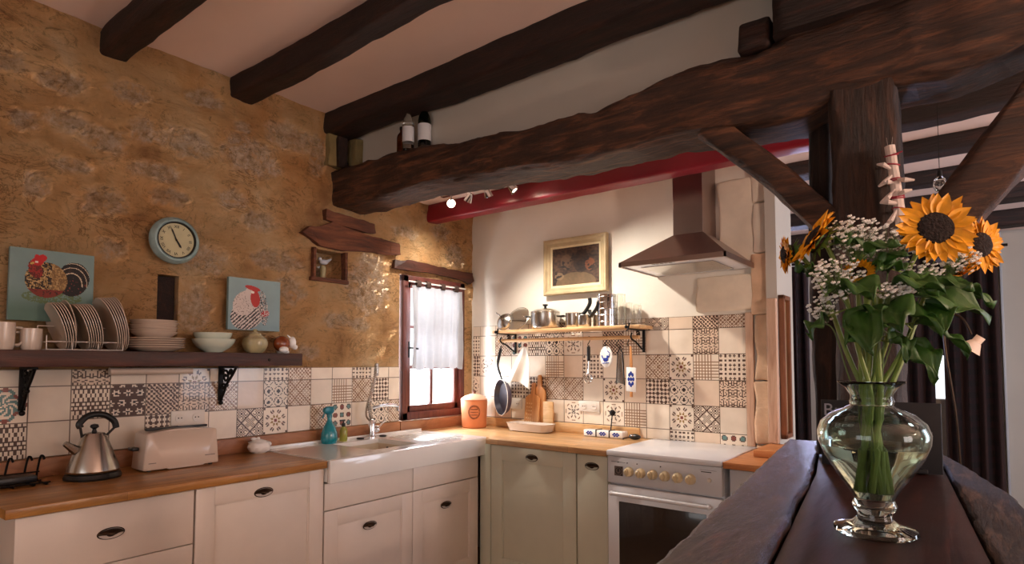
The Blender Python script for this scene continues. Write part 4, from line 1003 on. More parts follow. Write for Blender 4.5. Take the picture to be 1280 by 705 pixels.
# under-shelf paper/strip light
o = MB().tube([(.06, -2.447, 1.338), (.06, -2.10, 1.338)], .0165, 14).build('strip_lamp', M['toaster']); tag(recenter(o), 'slim pinkish white tube fixed beneath the dark shelf', 'strip light')
# sockets
def socket(y0, y1, z0, z1, label, plane='x', n=2):
    c = ((y0+y1)/2, (z0+z1)/2)
    t = thing('power_socket', label, 'socket', (.009, c[0], z0) if plane == 'x' else (c[0], -.009, z0))
    b = MB()
    if plane == 'x': b.box(.008, .018, y0, y1, z0, z1, .003)
    else: b.box(y0, y1, -.018, -.008, z0, z1, .003)
    b.build('plate', M['whitepl'], t)
    for k in range(n):
        a = y0+(y1-y0)*(k+.5)/n; b = MB()
        if plane == 'x': b.lathe([(0, 0), (.021, 0), (.021, .0035), (0, .001)], (.018, a, c[1]), 20, Matrix.Rotation(PI/2, 3, 'Y')); hl = [(.0205, a-.007, c[1]), (.0205, a+.007, c[1])]
        else: b.lathe([(0, 0), (.019, 0), (.019, .0035), (0, .001)], (a, -.018, c[1]), 20, rf); hl = [(a-.007, -.0205, c[1]), (a+.007, -.0205, c[1])]
        f = b.build('outlet', M['whitepl'], t); b = MB()
        for h in hl: b.sphere(h, .003)
        b.build('pin_hole', M['black'], f)
    return t
socket(-2.17, -2.012, 1.075, 1.145, 'double white socket on the tiles above the toaster')
socket(.345, .49, 1.045, 1.12, 'double white socket on back tiles behind the frying pan', 'y')
socket(.963, 1.118, 1.055, 1.125, 'double white socket on back tiles above the blue tray', 'y')

# ------------------------------------------------------------------ things on the left worktop
# kettle
t = thing('kettle', 'steel pyramid kettle with black handle on its black base', 'kettle', (.20, -2.54, WT))
kx, ky = .20, -2.54
MB().lathe([(0, 0), (.098, 0), (.10, .008), (.094, .022), (0, .022)], (kx, ky, WT), 40).build('power_base', M['blackpl'], t)
MB().lathe([(0, .024), (.088, .024), (.092, .034), (.088, .050), (.044, .168), (.036, .180), (0, .186)], (kx, ky, WT), 40).build('kettle_body', M['steel'], t)
b = MB(); b.lathe([(0, .18), (.010, .183), (.006, .196), (.016, .204), (.013, .214), (0, .218)], (kx, ky, WT), 20); b.build('lid_knob', M['blackpl'], t)
MB().tube([(kx-.0, ky-.060, WT+.115), (kx+.0, ky-.10, WT+.148)], [.02, .010], 10).build('spout', M['steel'], t)
pa = smoothpath([(kx, ky-.048, WT+.205), (kx, ky-.052, WT+.222), (kx, ky-.02, WT+.252), (kx, ky+.03, WT+.252), (kx, ky+.068, WT+.225), (kx, ky+.078, WT+.195)], 8)
b = MB(); b.tube(pa, .0125, 10); b.tube([(kx, ky-.050, WT+.21), (kx, ky-.042, WT+.165)], .005, 8); b.tube([(kx, ky+.075, WT+.20), (kx, ky+.042, WT+.165)], .005, 8); b.build('handle', M['blackpl'], t)
# toaster
t = thing('toaster', 'long cream toaster with curved top beside the kettle', 'toaster', (.19, -2.175, WT))
ty0, ty1 = -2.378, -2.058
b = MB(); pts = []
pts = [(ty0, WT+.006)]+[(ty0+.012+(ty1-ty0-.024)*k/14, WT+.163+.012*math.sin(PI*k/14)) for k in range(15)]+[(ty1, WT+.006), (ty1-.06, WT+.006), (ty1-.07, WT+.012), (ty0+.1, WT+.012), (ty0+.09, WT+.006)]
b.prism(pts, .13, .262, 'x', .008); b.build('housing', M['toaster'], t, smooth=50)
MB().box(.185, .205, ty0+.03, ty1-.03, WT+.17, WT+.180, .002).build('slot', M['blackpl'], t)
MB().box(.17, .22, ty0-.028, ty0-.001, WT+.09, WT+.105, .004).build('lever', M['blackpl'], t)
b = MB(); b.box(.262, .2632, ty0+.02, ty0+.05, WT+.035, WT+.038).box(.262, .2632, ty1-.065, ty1-.02, WT+.045, WT+.048); b.build('printed_mark', M['greyplastic'], t)
b = MB()
for y in (ty0+.03, ty1-.03):
    for x in (.15, .24): b.lathe([(0, 0), (.009, 0), (.009, .008), (0, .008)], (x, y, WT), 10)
b.build('foot', M['blackpl'], t)
# dark wire basket at left
t = thing('wire_stand', 'dark wire cookbook stand in shade at the left worktop end', 'stand', (.15, -2.76, WT))
b = MB()
for y in (-2.80, -2.74, -2.70): b.tube(smoothpath([(.24, y, WT+.01), (.22, y, WT+.004), (.12, y, WT+.004), (.10, y+.0, WT+.02), (.06, y+.02, WT+.085), (.055, y+.03, WT+.09), (.055, y+.035, WT+.075)], 5), .004, 6)
for x, z in ((.235, .012), (.12, .004), (.095, .035)): b.tube([(x, -2.84, WT+z), (x, -2.69, WT+z)], .003, 6)
b.build('wire', M['iron'], t)
b = MB(); b.box(.10, .19, -2.86, -2.72, WT+.009, WT+.035, .004); o = b.build('book', M['blackpl']); tag(recenter(o), 'dark flat book lying in the wire stand', 'book')
# sugar bowl
t = thing('sugar_dish', 'small white crumpled ceramic dish with a lid by the sink edge', 'dish', (.10, -1.762, WT))
b = MB(); b.lathe([(0, 0), (.034, 0), (.05, .012), (.056, .032), (.05, .05), (.053, .058), (.047, .058), (.044, .012), (0, .01)], (.10, -1.772, WT), 36)
for v in b.bm.verts:
    n_ = fbm((v.co.x*22, v.co.y*22, v.co.z*22), .8, 3)*.005; v.co.x += n_; v.co.y += n_
b.build('dish_body', M['ceramic'], t)
b = MB(); b.lathe([(0, .052), (.044, .052), (.036, .062), (.012, .07), (0, .071)], (.10, -1.772, WT), 24); b.sphere((.10, -1.80, WT+.074), .012, (1, 1.4, .7)); b.sphere((.1, -1.775, WT+.074), .009); b.sphere((.10, -1.714, WT+.040), .012); b.build('lid', M['ceramic'], t)
# spray bottle
t = thing('spray_bottle', 'teal plastic spray bottle standing at back of sink', 'bottle', (.10, -1.345, WT+.004))
b = MB(); b.lathe([(0, 0), (.040, 0), (.045, .006), (.048, .03), (.045, .06), (.034, .09), (.020, .115), (.013, .13), (.012, .15), (0, .15)], (.10, -1.345, WT+.004), 32); b.build('bottle_body', M['teal'], t)
b = MB(); b.lathe([(0, .148), (.016, .148), (.016, .165), (.012, .172), (0, .172)], (.10, -1.345, WT+.004), 20); b.prism([(-1.375, WT+.172), (-1.385, WT+.188), (-1.382, WT+.206), (-1.36, WT+.215), (-1.325, WT+.213), (-1.318, WT+.185), (-1.332, WT+.17)], .088, .112, 'x', .004); b.tube([(.10, -1.372, WT+.188), (.10, -1.392, WT+.150)], .0045, 8); b.build('trigger_head', M['tealdark'], t)
t = thing('soap_bottle', 'small yellow-green washing liquid bottle with dark pump', 'bottle', (.085, -1.235, WT+.004))
MB().lathe([(0, 0), (.021, 0), (.023, .006), (.023, .06), (.018, .075), (.009, .082), (.009, .088), (0, .088)], (.085, -1.235, WT+.004), 24).build('bottle_body', M['soap'], t)
b = MB(); b.lathe([(0, .086), (.011, .086), (.011, .104), (.004, .106), (.004, .118), (0, .118)], (.085, -1.235, WT+.004), 16); b.box(.08, .09, -1.262, -1.225, WT+.12, WT+.13, .003); b.build('pump', M['blackpl'], t)

# ------------------------------------------------------------------ clock
t = thing('wall_clock', 'round pale blue distressed wall clock on stone wall', 'clock', (.02, -2.187, 1.957))
R_ = Matrix.Rotation(PI/2, 3, 'Y'); cc = Vector((.028, -2.187, 1.957))
b = MB(); b.lathe([(0, 0), (.108, 0), (.112, .01), (.110, .026), (.098, .044), (.092, .046), (.084, .040), (.080, .030), (0, .030)], cc, 56, R_); b.build('case', M['clockblue'], t)
b = MB(); b.lathe([(.085, .042), (.087, .045), (.083, .046), (.0805, .034)], cc, 56, R_); b.build('bezel', M['black'], t)
MB().lathe([(0, .031), (.081, .031), (.081, .0325), (0, .0325)], cc, 56, R_).build('dial', M['clockface'], t)
def dialp(a, r, l): return cc+Vector((l, r*math.sin(a), r*math.cos(a)))
for k in range(12):
    a = 2*PI*(k+1)/12; txt = ['I', 'II', 'III', 'IIII', 'V', 'VI', 'VII', 'VIII', 'IX', 'X', 'XI', 'XII'][k]; p = dialp(a, .064, .0335)
    # text faces +X: its x axis along +Y, its y axis along +Z
    m4 = Matrix(((0, 0, 1, p.x), (1, 0, 0, p.y), (0, 1, 0, p.z), (0, 0, 0, 1))) @ Matrix.Rotation(-a, 4, 'Z')
    text_mesh(txt, .019, 'numeral', M['black'], t, m4)
b = MB()
for a, L, w_ in ((2*PI*(4.93/12), .042, .0028), (2*PI*(56/60), .060, .0020)):
    d = Vector((0, math.sin(a), math.cos(a))); s_ = Vector((0, math.cos(a), -math.sin(a)))
    p0 = cc+Vector((.036, 0, 0))
    q = [p0-d*.012-s_*w_, p0-d*.012+s_*w_, p0+d*L*.8+s_*w_*1.6, p0+d*L, p0+d*L*.8-s_*w_*1.6]
    A = [b.bm.verts.new(v) for v in q]; B_ = [b.bm.verts.new(v+Vector((.0015, 0, 0))) for v in q]; b.bm.faces.new(A); b.bm.faces.new(B_[::-1])
    for k in range(5): b.bm.faces.new((A[k], A[(k+1) % 5], B_[(k+1) % 5], B_[k]))
b.sphere(cc+Vector((.0365, 0, 0)), .0045); b.build('hands', M['black'], t)

# ------------------------------------------------------------------ painted canvases
def raster(name, W, H, nu, nv, fn, place, parent, mat=None, lift=0):
    bm = bmesh.new(); lay = bm.loops.layers.float_color.new('Col')
    vs = [[bm.verts.new(place(W*i/nu, H*j/nv)) for j in range(nv+1)] for i in range(nu+1)]
    for i in range(nu):
        for j in range(nv):
            f = bm.faces.new((vs[i][j], vs[i+1][j], vs[i+1][j+1], vs[i][j+1])); c = fn((i+.5)/nu, (j+.5)/nv)
            for l in f.loops: l[lay] = (*c, 1)
    off = OFF[parent.name]
    for v in bm.verts: v.co -= off
    me = bpy.data.meshes.new(name); bm.to_mesh(me); bm.free(); me.materials.append(mat or M['paint'])
    o = bpy.data.objects.new(name, me); COL.objects.link(o); o.parent = parent; return o
def ell(u, v, cx, cy, rx, ry, a=0):
    dx, dy = u-cx, v-cy; c, s_ = math.cos(a), math.sin(a); return ((dx*c+dy*s_)/rx)**2+((-dx*s_+dy*c)/ry)**2
def nz(u, v, f, seed=0): return .5+.5*noise.noise(Vector((u*f, v*f, seed)))
BG = s2l((124, 150, 150)); BG2 = s2l((92, 122, 112))
def rooster1(u, v):
    c = mixc(BG2, BG, min(1, max(0, (v-.15)/.35)))
    n_ = .6*nz(u, v, 52, 1)+.4*nz(u, v, 21, 8)
    if v < .42 and ell(u, v, .5, .34, .36, .10) < 1 and n_ > .45: c = s2l((96, 116, 80))
    if ell(u, v, .74, .62, .20, .25, -.25) < 1 and u > .56:      # dark plume with pale arcs
        c = s2l((30, 24, 24)) if n_ > .36 else s2l((122, 58, 50)) if v < .62 else s2l((64, 50, 46))
        q = ell(u, v, .70, .50, .10, .14, -.25)
        if v > .60-.3*(u-.6) and (q % 2.1) < .34 and q > 1.2: c = s2l((206, 188, 164))
    if ell(u, v, .42, .58, .25, .25, -.3) < 1:
        c = s2l((46, 34, 28)) if n_ < .5 else (s2l((168, 136, 84)) if n_ < .62 else s2l((200, 176, 130)))
        if u > .48: c = mixc(c, s2l((170, 130, 80)), .5)
        if v < .45: c = s2l((128, 48, 36)) if n_ > .42 else s2l((70, 34, 28))
    if ell(u, v, .29, .72, .08, .13, .3) < 1: c = s2l((150, 40, 34)) if n_ > .5 else s2l((96, 32, 26))
    if ell(u, v, .31, .83, .07, .055) < 1 or ell(u, v, .36, .88, .06, .05, .6) < 1 or ell(u, v, .30, .88, .03, .05) < 1: c = s2l((188, 30, 34))
    if ell(u, v, .30, .825, .022, .016) < 1: c = s2l((226, 200, 190))
    if ell(u, v, .25, .80, .03, .014, .4) < 1: c = s2l((206, 170, 90))
    return c
def hen(u, v):
    c = mixc(s2l((132, 158, 164)), s2l((148, 172, 172)), v); n_ = nz(u, v, 44, 4)
    wht = s2l((214, 200, 192)); blk = s2l((52, 46, 46))
    if ell(u, v, .36, .30, .34, .27, .6) < 1: c = wht if (math.sin((u*1.0-v)*85+5*n_) > -.1) else blk
    if ell(u, v, .30, .52, .20, .26, -.6) < 1: c = wht if n_ > .36 else s2l((150, 136, 130))
    if ell(u, v, .42, .70, .12, .14, .2) < 1: c = wht
    if ell(u, v, .66, .44, .09, .34, .1) < 1 and n_ > .44: c = blk if n_ < .56 else wht
    if ell(u, v, .50, .62, .09, .17, .1) < 1 or ell(u, v, .45, .82, .15, .045, -.2) < 1: c = s2l((186, 58, 52))
    if ell(u, v, .45, .74, .035, .025) < 1: c = s2l((240, 226, 214))
    if ell(u, v, .70, .34, .09, .06, .3) < 1: c = s2l((176, 60, 64)) if n_ > .45 else wht
    return c
def canvas(name, label, y0, y1, z0, z1, fn, x0=.03, x1=.052, tilt=0):
    t = thing(name, label, 'picture', (x0, (y0+y1)/2, z0))
    MB().box(x0, x1, y0, y1, z0, z1, .002).build('canvas_block', M['canvas_side'], t)
    raster('painted_face', y1-y0, z1-z0, 110, 110, fn, lambda a, c: (x1+.0006, y0+a, z0+c), t)
    return t
canvas('canvas_picture', 'square canvas painting of a dark rooster behind the mugs and plate rack', -2.80, -2.515, 1.545, 1.835, rooster1)
canvas('canvas_picture', 'square canvas painting of a speckled white hen above bowl and jar', -1.925, -1.64, 1.545, 1.815, hen)
def oldpic(u, v):
    n_ = .5*nz(u, v, 6, 9)+.5*nz(u, v, 19, 2); c = mixc(s2l((34, 24, 20)), s2l((92, 64, 46)), max(0, min(1, (n_-.32)*2.6)))
    if ell(u, v, .5, .05, .42, .28) < 1: c = mixc(c, s2l((128, 104, 72)), .6)
    if ell(u, v, .3, .62, .12, .2) < 1 and n_ > .42: c = mixc(c, s2l((110, 82, 60)), .5)
    if ell(u, v, .15, .25, .1, .1) < 1 and n_ > .42: c = mixc(c, s2l((150, 122, 90)), .5)
    if ell(u, v, .62, .6, .16, .3) < 1: c = mixc(c, s2l((40, 28, 26)), .6)
    if ell(u, v, .8, .5, .1, .16) < 1 and n_ > .45: c = mixc(c, s2l((150, 84, 50)), .6)
    return c
t = thing('framed_painting', 'old dark painting in pale gilt frame on white back wall', 'picture', (.94, -.02, 1.838))
X0, X1, Z0, Z1 = .692, 1.188, 1.838, 2.222
b = MB(); fw = .058
def prof_frame(b, X0, X1, Z0, Z1, prof, y0):
    # prof: list of (inset, depth) -> mitred frame
    for a, c in zip(prof, prof[1:]):
        def ring(p): i, d = p; return [Vector((X0+i, y0-d, Z0+i)), Vector((X1-i, y0-d, Z0+i)), Vector((X1-i, y0-d, Z1-i)), Vector((X0+i, y0-d, Z1-i))]
        A, B_ = ring(a), ring(c)
        for k in range(4): b.bm.faces.new([b.bm.verts.new(v) for v in (A[k], A[(k+1) % 4], B_[(k+1) % 4], B_[k])])
    bmesh.ops.remove_doubles(b.bm, verts=b.bm.verts[:], dist=.0001)
prof_frame(b, X0, X1, Z0, Z1, [(0, .002), (0, .030), (.006, .036), (.018, .034), (.03, .026), (.042, .024), (.05, .02), (.052, .012)], -.004); b.build('frame', M['gilt'], t, smooth=20)
b = MB(); prof_frame(b, X0+.05, X1-.05, Z0+.05, Z1-.05, [(0, .012), (0, .016), (.014, .014), (.015, .008)], -.004); b.build('slip', M['mount'], t, smooth=20)
raster('painted_canvas', X1-X0-.126, Z1-Z0-.126, 100, 80, oldpic, lambda a, c: (X0+.063+a, -.0135, Z0+.063+c), t)

# ------------------------------------------------------------------ back wall pot shelf
t = thing('pot_shelf', 'pale wooden wall shelf with black brackets and hanging rail, holding pots', 'shelf', (.94, -.12, 1.59))
PZ = 1.60
MB().box(.38, 1.50, -.215, -.03, PZ-.02, PZ, .005).build('shelf_board', M['paleshelf'], t)
MB().tube([(.40, -.165, 1.528), (1.475, -.165, 1.528)], .011, 12).build('rail', M['paleshelf'], t)
for x in (.43, 1.43):
    b = MB(); b.box(x-.008, x+.008, -.017, -.009, 1.44, 1.60, .001); b.box(x-.008, x+.008, -.21, -.009, PZ-.028, PZ-.021, .001)
    b.tube(smoothpath([(x, -.013, 1.45), (x, -.06, 1.47), (x, -.12, 1.50), (x, -.165, 1.512), (x, -.188, 1.53), (x, -.175, 1.553)], 6), .0055, 6)
    b.tube([(x, p[0]-.09, p[2]) for p in scroll((0, 0, 1.545), .003, .024, 1.4, 0)], .005, 6); b.tube(smoothpath([(x-.02, -.2, PZ-.03), (x, -.22, PZ-.02), (x+.01, -.225, PZ+.012)], 4), .005, 6)
    b.sphere((x-.012, -.222, PZ-.012), .011); b.build('bracket', M['iron'], t)
hooks = [.585, .86, .885, 1.128, 1.25, 1.33, 1.40]
proto = None
for k, x in enumerate(hooks):
    pts = smoothpath([(x, -.165, 1.541), (x+.001, -.152, 1.536), (x+.001, -.153, 1.518), (x, -.166, 1.500), (x, -.178, 1.490), (x, -.170, 1.478), (x, -.160, 1.484)], 4)
    o = MB().tube([(p[0], p[1]-.0, p[2]) for p in pts], .0025, 6).build('hook', M['iron']); tag(recenter(o), 'small black hook over the wooden rail of pot shelf', 'hook', 'hooks on the rail')
def pot(loc, r, h, label, mat, lid=True, handles='loop', ang=0, name='stockpot', hl=.14, up=0):
    t = thing(name, label, 'pot', loc, world=False, rot=(0, 0, ang))
    MB().lathe([(0, 0), (r*.86, 0), (r*.93, .006), (r, .02), (r, h), (r*1.03, h+.002), (r*1.0, h+.004), (r*.96, h), (r*.96, .02), (r*.86, .006), (0, .004)], seg=36).build('pot_body', mat, t)
    if lid:
        l = MB().lathe([(r*1.0, h+.004), (r*1.0, h+.010), (r*.7, h+.024), (r*.3, h+.032), (0, h+.034), (0, h+.030), (r*.3, h+.028), (r*.95, h+.005)], seg=36).build('lid', M['steel'], t)
        MB().lathe([(0, h+.032), (.010, h+.034), (.008, h+.046), (.018, h+.052), (.018, h+.060), (0, h+.063)], seg=20).build('lid_knob', M['blackpl'], l)
    if handles == 'loop':
        for s_ in (-1, 1):
            MB().tube(smoothpath([(s_*r*.98, -.03, h*.78), (s_*(r+.03), -.025, h*.80), (s_*(r+.034), 0, h*.80), (s_*(r+.03), .025, h*.80), (s_*r*.98, .03, h*.78)], 5), .006, 8).build('handle', M['blackpl'], t)
    elif handles == 'long':
        MB().tube(smoothpath([(r*.97, 0, h*.86), (r+.03, 0, h*.9+up*.2), (r+.03+hl*.5, 0, h*.92+up*.65), (r+hl, 0, h*.92+up)], 6), [.008]+[.012]*10+[.013]*7+[.010], 10).build('handle', M['blackpl'], t)
    return t
PZ += .0005
t = pot((.765, -.118, PZ), .098, .108, 'large steel stockpot with lid on left part of the pot shelf', M['steel'], ang=.35); 
pot((.985, -.115, PZ), .052, .095, 'small steel saucepan beside the stockpot, handle pointing up', M['steel'], lid=False, handles='long', ang=.2, name='saucepan', hl=.06, up=.105)
pot((1.085, -.145, PZ), .045, .075, 'small steel milk pan in the middle of pot shelf, handle leaning right', M['steel'], lid=False, handles='long', ang=-.2, name='saucepan', hl=.075, up=.09)
o = pot((1.145, -.065, PZ), .038, .08, 'little steel pan behind milk pan near the glass jars', M['steel'], lid=False, handles='long', ang=2.7, name='saucepan', hl=.065, up=.05)
# glass lids / colander lying at left
t = thing('dome_cover', 'domed glass pan lid leaning on the left end of pot shelf', 'lid', (.48, -.11, PZ))
m3 = Matrix.Rotation(math.radians(-58), 3, 'X') @ Matrix.Rotation(math.radians(18), 3, 'Y')
b = MB(); b.lathe([(.092, 0), (.088, .006), (.06, .022), (.02, .030), (0, .031), (0, .028), (.02, .027), (.058, .019), (.086, .003)], (.52, -.10, PZ+.083), 32, Matrix.Rotation(math.radians(62), 3, 'X')); b.build('dome', M['clear'], t)
b = MB(); b.tube([Vector((.52, -.10, PZ+.083))+Matrix.Rotation(math.radians(62), 3, 'X')@Vector((.091*math.cos(2*PI*k/40), .091*math.sin(2*PI*k/40), 0)) for k in range(40)], .004, 8, closed=True); b.build('rim', M['steel'], t)
t2 = thing('steel_sieve', 'round steel sieve tilted at the far left end of pot shelf', 'sieve', (.42, -.12, PZ))
rr = Matrix.Rotation(math.radians(70), 3, 'X') @ Matrix.Rotation(math.radians(0), 3, 'Z')
MB().lathe([(.062, 0), (.055, .018), (.03, .034), (0, .04), (0, .038), (.028, .032), (.053, .016), (.06, 0)], (.425, -.13, PZ+.063), 28, rr).build('bowl', M['steel'], t2)
b = MB(); b.tube([Vector((.425, -.13, PZ+.063))+rr@Vector((.062*math.cos(2*PI*k/36), .062*math.sin(2*PI*k/36), 0)) for k in range(36)], .0035, 8, closed=True); b.tube([(.385, -.135, PZ+.11), (.355, -.14, PZ+.13)], .005, 8); b.build('rim', M['steel'], t2)
# steel tin of utensils and glass jars
t = thing('utensil_tin', 'tall shiny pierced steel tin on the pot shelf', 'tin', (1.235, -.12, PZ))
b = MB(); b.lathe([(0, 0), (.052, 0), (.062, .004), (.062, .196), (.064, .2), (.060, .2), (.059, .006), (0, .006)], (1.235, -.12, PZ), 32); b.build('tin_body', M['chrome'], t)
b = MB()
for z in (.03, .07, .11, .15, .185):
    b.tube([(1.235+.0625*math.cos(2*PI*k/36), -.12+.0625*math.sin(2*PI*k/36), PZ+z) for k in range(36)], .002, 6, closed=True)
b.build('band', M['steel'], t)
def jar(loc, r, h, label, name='glass_jar'):
    t = thing(name, label, 'jar', loc, world=False)
    MB().lathe([(0, 0), (r, 0), (r, h), (r*.94, h), (r*.94, .005), (0, .005)], seg=28).build('glass_body', M['clear'], t)
    b = MB(); b.lathe([(0, h+.001), (r*1.02, h+.001), (r*1.02, h+.008), (0, h+.008)], seg=28); b.build('lid', M['clear'], t); return t
jar((1.326, -.105, PZ), .026, .195, 'tall narrow glass jar right of the steel tin')
jar((1.372, -.10, PZ), .024, .135, 'shorter glass jar right of the tall one')
jar((1.425, -.085, PZ), .026, .125, 'last glass jar on the right end of pot shelf')

# hanging things
def hang_pan():
    t = thing('frying_pan', 'dark non-stick frying pan hanging left under the pot shelf', 'pan', (.39, -.10, .985), world=False, rot=(0, 0, -.50))
    rr = Matrix.Rotation(PI/2, 3, 'X'); r = .128; zc = .145
    MB().lathe([(0, .0), (r*.80, .0), (r*.86, .004), (r, .042), (r*.975, .042), (r*.83, .008), (0, .006)], (0, .02, zc), 44, rr).build('pan_body', [M['panout']], t)
    MB().lathe([(0, .0075), (r*.82, .0085), (r*.965, .0415)], (0, .02, zc), 44, rr).build('coating', M['panin'], t)
    b = MB(); b.tube([(0+r*.99*math.cos(2*PI*k/48), .02-.042, zc+r*.99*math.sin(2*PI*k/48)) for k in range(48)], .0022, 6, closed=True); b.build('rim', M['whitepl'], t)
    b = MB(); b.tube(smoothpath([(0, -.012, zc+r*.97), (.0, -.028, zc+r+.04), (0, -.045, zc+r+.10), (0, -.03, zc+r+.18), (0, -.02, zc+r+.215)], 6), [.006]*6+[.009]*8+[.011]*10+[.008], 10); b.build('handle', M['blackpl'], t)
    b = MB(); b.tube([(0.011*math.cos(2*PI*k/16), -.02, zc+r+.225+.012*math.sin(2*PI*k/16)) for k in range(16)], .003, 6, closed=True); b.build('loop', M['blackpl'], t)
hang_pan()
# oven cloth / white cloth on hook
t = thing('tea_towel', 'white tea towel hanging slanted from the pot shelf rail', 'cloth', (.57, -.12, 1.2))
b = MB()
def cl(u, v):
    z = 1.485-.25*v; w_ = .014+.15*v**.7; sx = .60-.075*v
    return (sx-w_/2+w_*u*1.3+.012*v*math.sin(u*9), -.142+.02*math.sin(u*9+v*3)*v, z-.05*u*v+.03*math.sin(u*3)*v)
b.grid(cl, 24, 24); o = b.build('cloth', M['cloth'], t, smooth=180); md = o.modifiers.new('thick', 'SOLIDIFY'); md.thickness = .003
# boards leaning at back wall
def paddle(name, label, x, w_, z0, h, y, mat, hw=.03, hh=.08, lean=.05, rot=0, holes=False):
    t = thing(name, label, 'board', (x, y, z0), world=False, rot=(-lean, rot, 0))
    n = 8; body_ = [(-w_/2, .01), (-w_/2, h-.03), (-w_/2+.02, h-.008), (-hw/2, h), (-hw/2, h+hh-.01), (-hw/2+.008, h+hh), (hw/2-.008, h+hh), (hw/2, h+hh-.01), (hw/2, h), (w_/2-.02, h-.008), (w_/2, h-.03), (w_/2, .01), (w_/2-.01, 0), (-w_/2+.01, 0)]
    MB().prism(body_, -.008, .008, 'y', .002).build('board_body', mat, t)
    if holes:
        b = MB()
        for i in range(7):
            for j in range(3): b.lathe([(0, 0), (.006, 0), (.006, .001), (0, .001)], (-w_/2+.02+.018*j, -.0085, .03+.025*i), 10, Matrix.Rotation(PI/2, 3, 'X'))
        b.build('carving', M['paleshelf'], t)
    return t
paddle('chopping_board', 'carved wooden paddle board leaning on tiles behind white oven dish', .60, .125, WT+.001, .245, -.052, M['board'], lean=.05, rot=.04, holes=True)
paddle('chopping_board', 'plain reddish wooden board leaning behind the carved paddle board', .655, .10, WT+.001, .30, -.034, M['board'], lean=.02, rot=.0)
o = MB().box(.70, .78, -.055, -.040, WT+.001, WT+.20, .003).build('chopping_board', M['paleshelf']); o.rotation_euler = (0, 0, 0); tag(recenter(o), 'pale narrow cutting board upright at the right of boards group', 'board')
# oven dish
t = thing('oven_dish', 'white oval-cornered oven dish on worktop before the boards', 'dish', (.66, -.14, WT))
def rrect(w_, d_, r, n=6):
    out = []
    for cx, cy, a0 in ((w_-r, d_-r, 0), (-w_+r, d_-r, PI/2), (-w_+r, -d_+r, PI), (w_-r, -d_+r, 1.5*PI)):
        for k in range(n+1): a = a0+PI/2*k/n; out.append((cx+r*math.cos(a), cy+r*math.sin(a)))
    return out
b = MB(); L = []
for w_, d_, z in ((.12, .048, 0), (.135, .058, .006), (.150, .070, .046), (.153, .073, .05), (.150, .070, .05), (.143, .063, .046), (.125, .05, .010)):
    L.append([b.bm.verts.new((.66+x*1.15, -.145+y, WT+z*1.15)) for x, y in rrect(w_, d_, .04)])
for A, B_ in zip(L, L[1:]):
    for k in range(len(A)): b.bm.faces.new((A[k], A[(k+1) % len(A)], B_[(k+1) % len(A)], B_[k]))
b.bm.faces.new(L[0]); b.bm.faces.new(L[-1]); b.build('dish_body', M['plate'], t)
# canister
t = thing('terracotta_canister', 'terracotta lidded canister with embossed oval in worktop corner', 'canister', (.17, -.20, WT))
cx_, cy_ = .175, -.17
MB().lathe([(0, 0), (.083, 0), (.088, .006), (.096, .19), (.092, .2), (.088, .2), (.084, .01), (0, .008)], (cx_, cy_, WT), 40).build('canister_body', M['terracotta'], t)
l = MB().lathe([(0, .243), (.03, .240), (.07, .225), (.094, .208), (.098, .203), (.098, .1995), (0, .1995)], (cx_, cy_, WT), 40).build('lid', M['terralid'], t)
MB().lathe([(0, .243), (.012, .243), (.010, .252), (.015, .258), (.012, .264), (0, .266)], (cx_, cy_, WT), 18).build('lid_knob', M['lintel'], l)
b = MB(); th0 = math.atan2(-3.44-cy_, 3.04-cx_)
def onc(a, z, e=.0): rr_ = .0885+(.0075)*(z/.19)+e; return (cx_+rr_*math.cos(th0+a), cy_+rr_*math.sin(th0+a), WT+z)
for s_ in (1.0, .86): b.tube([onc(.45*s_*math.cos(2*PI*k/36), .115+.048*s_*math.sin(2*PI*k/36)) for k in range(36)], .0018, 6, closed=True)
for z, n in ((.135, .26), (.115, .30), (.095, .26)): b.tube([onc(-n+2*n*k/12, z+.002*math.sin(k*3)) for k in range(13)], .0026, 6)
b.build('embossing', M['lintel'], t)
# blue-white tray of holders + black gadget
t = thing('blue_tray', 'long white ceramic tray with blue flowers on worktop beside stove', 'tray', (1.20, -.08, WT))
b = MB(); b.box(1.06, 1.335, -.125, -.045, WT, WT+.042, .008); b.build('tray_body', M['ceramic'], t)
b = MB()
for k in range(3):
    for j in range(7):
        a = j*2*PI/6; b.sphere((1.105+.093*k+(.018*math.cos(a) if j < 6 else 0), -.1255, WT+.022+(.009*math.sin(a) if j < 6 else 0)), .0075, (1, .12, .7), 8, 6)
b.build('flower_motif', M['blueglaze'], t)
for k in range(2):
    b = MB(); b.box(1.148+.093*k, 1.156+.093*k, -.127, -.05, WT+.002, WT+.046, .002); b.build('divider', M['blackpl'], t)
t = thing('can_opener', 'black egg-shaped gadget lying on worktop beside blue tray', 'gadget', (1.39, -.10, WT))
b = MB(); b.sphere((1.405, -.10, WT+.017), .036, (1.1, .6, .48), 20, 12); b.tube(smoothpath([(1.37, -.10, WT+.012), (1.345, -.135, WT+.006), (1.355, -.15, WT+.005)], 4), .004, 6); b.build('gadget_body', M['blackpl'], t)
MB().sphere((1.398, -.118, WT+.026), .008, (1, .5, .6)).build('button', M['chrome'], t)
# upright small dark spoon standing in tray
t = thing('dish_brush', 'small round-headed dark brush standing in the blue tray', 'brush', (1.235, -.085, WT+.043))
b = MB(); b.tube([(1.235, -.085, WT+.043), (1.235, -.065, WT+.135)], .004, 8); b.build('stick', M['iron'], t); MB().sphere((1.235, -.062, WT+.15), .020, (1, .5, 1)).build('head', M['iron'], t)
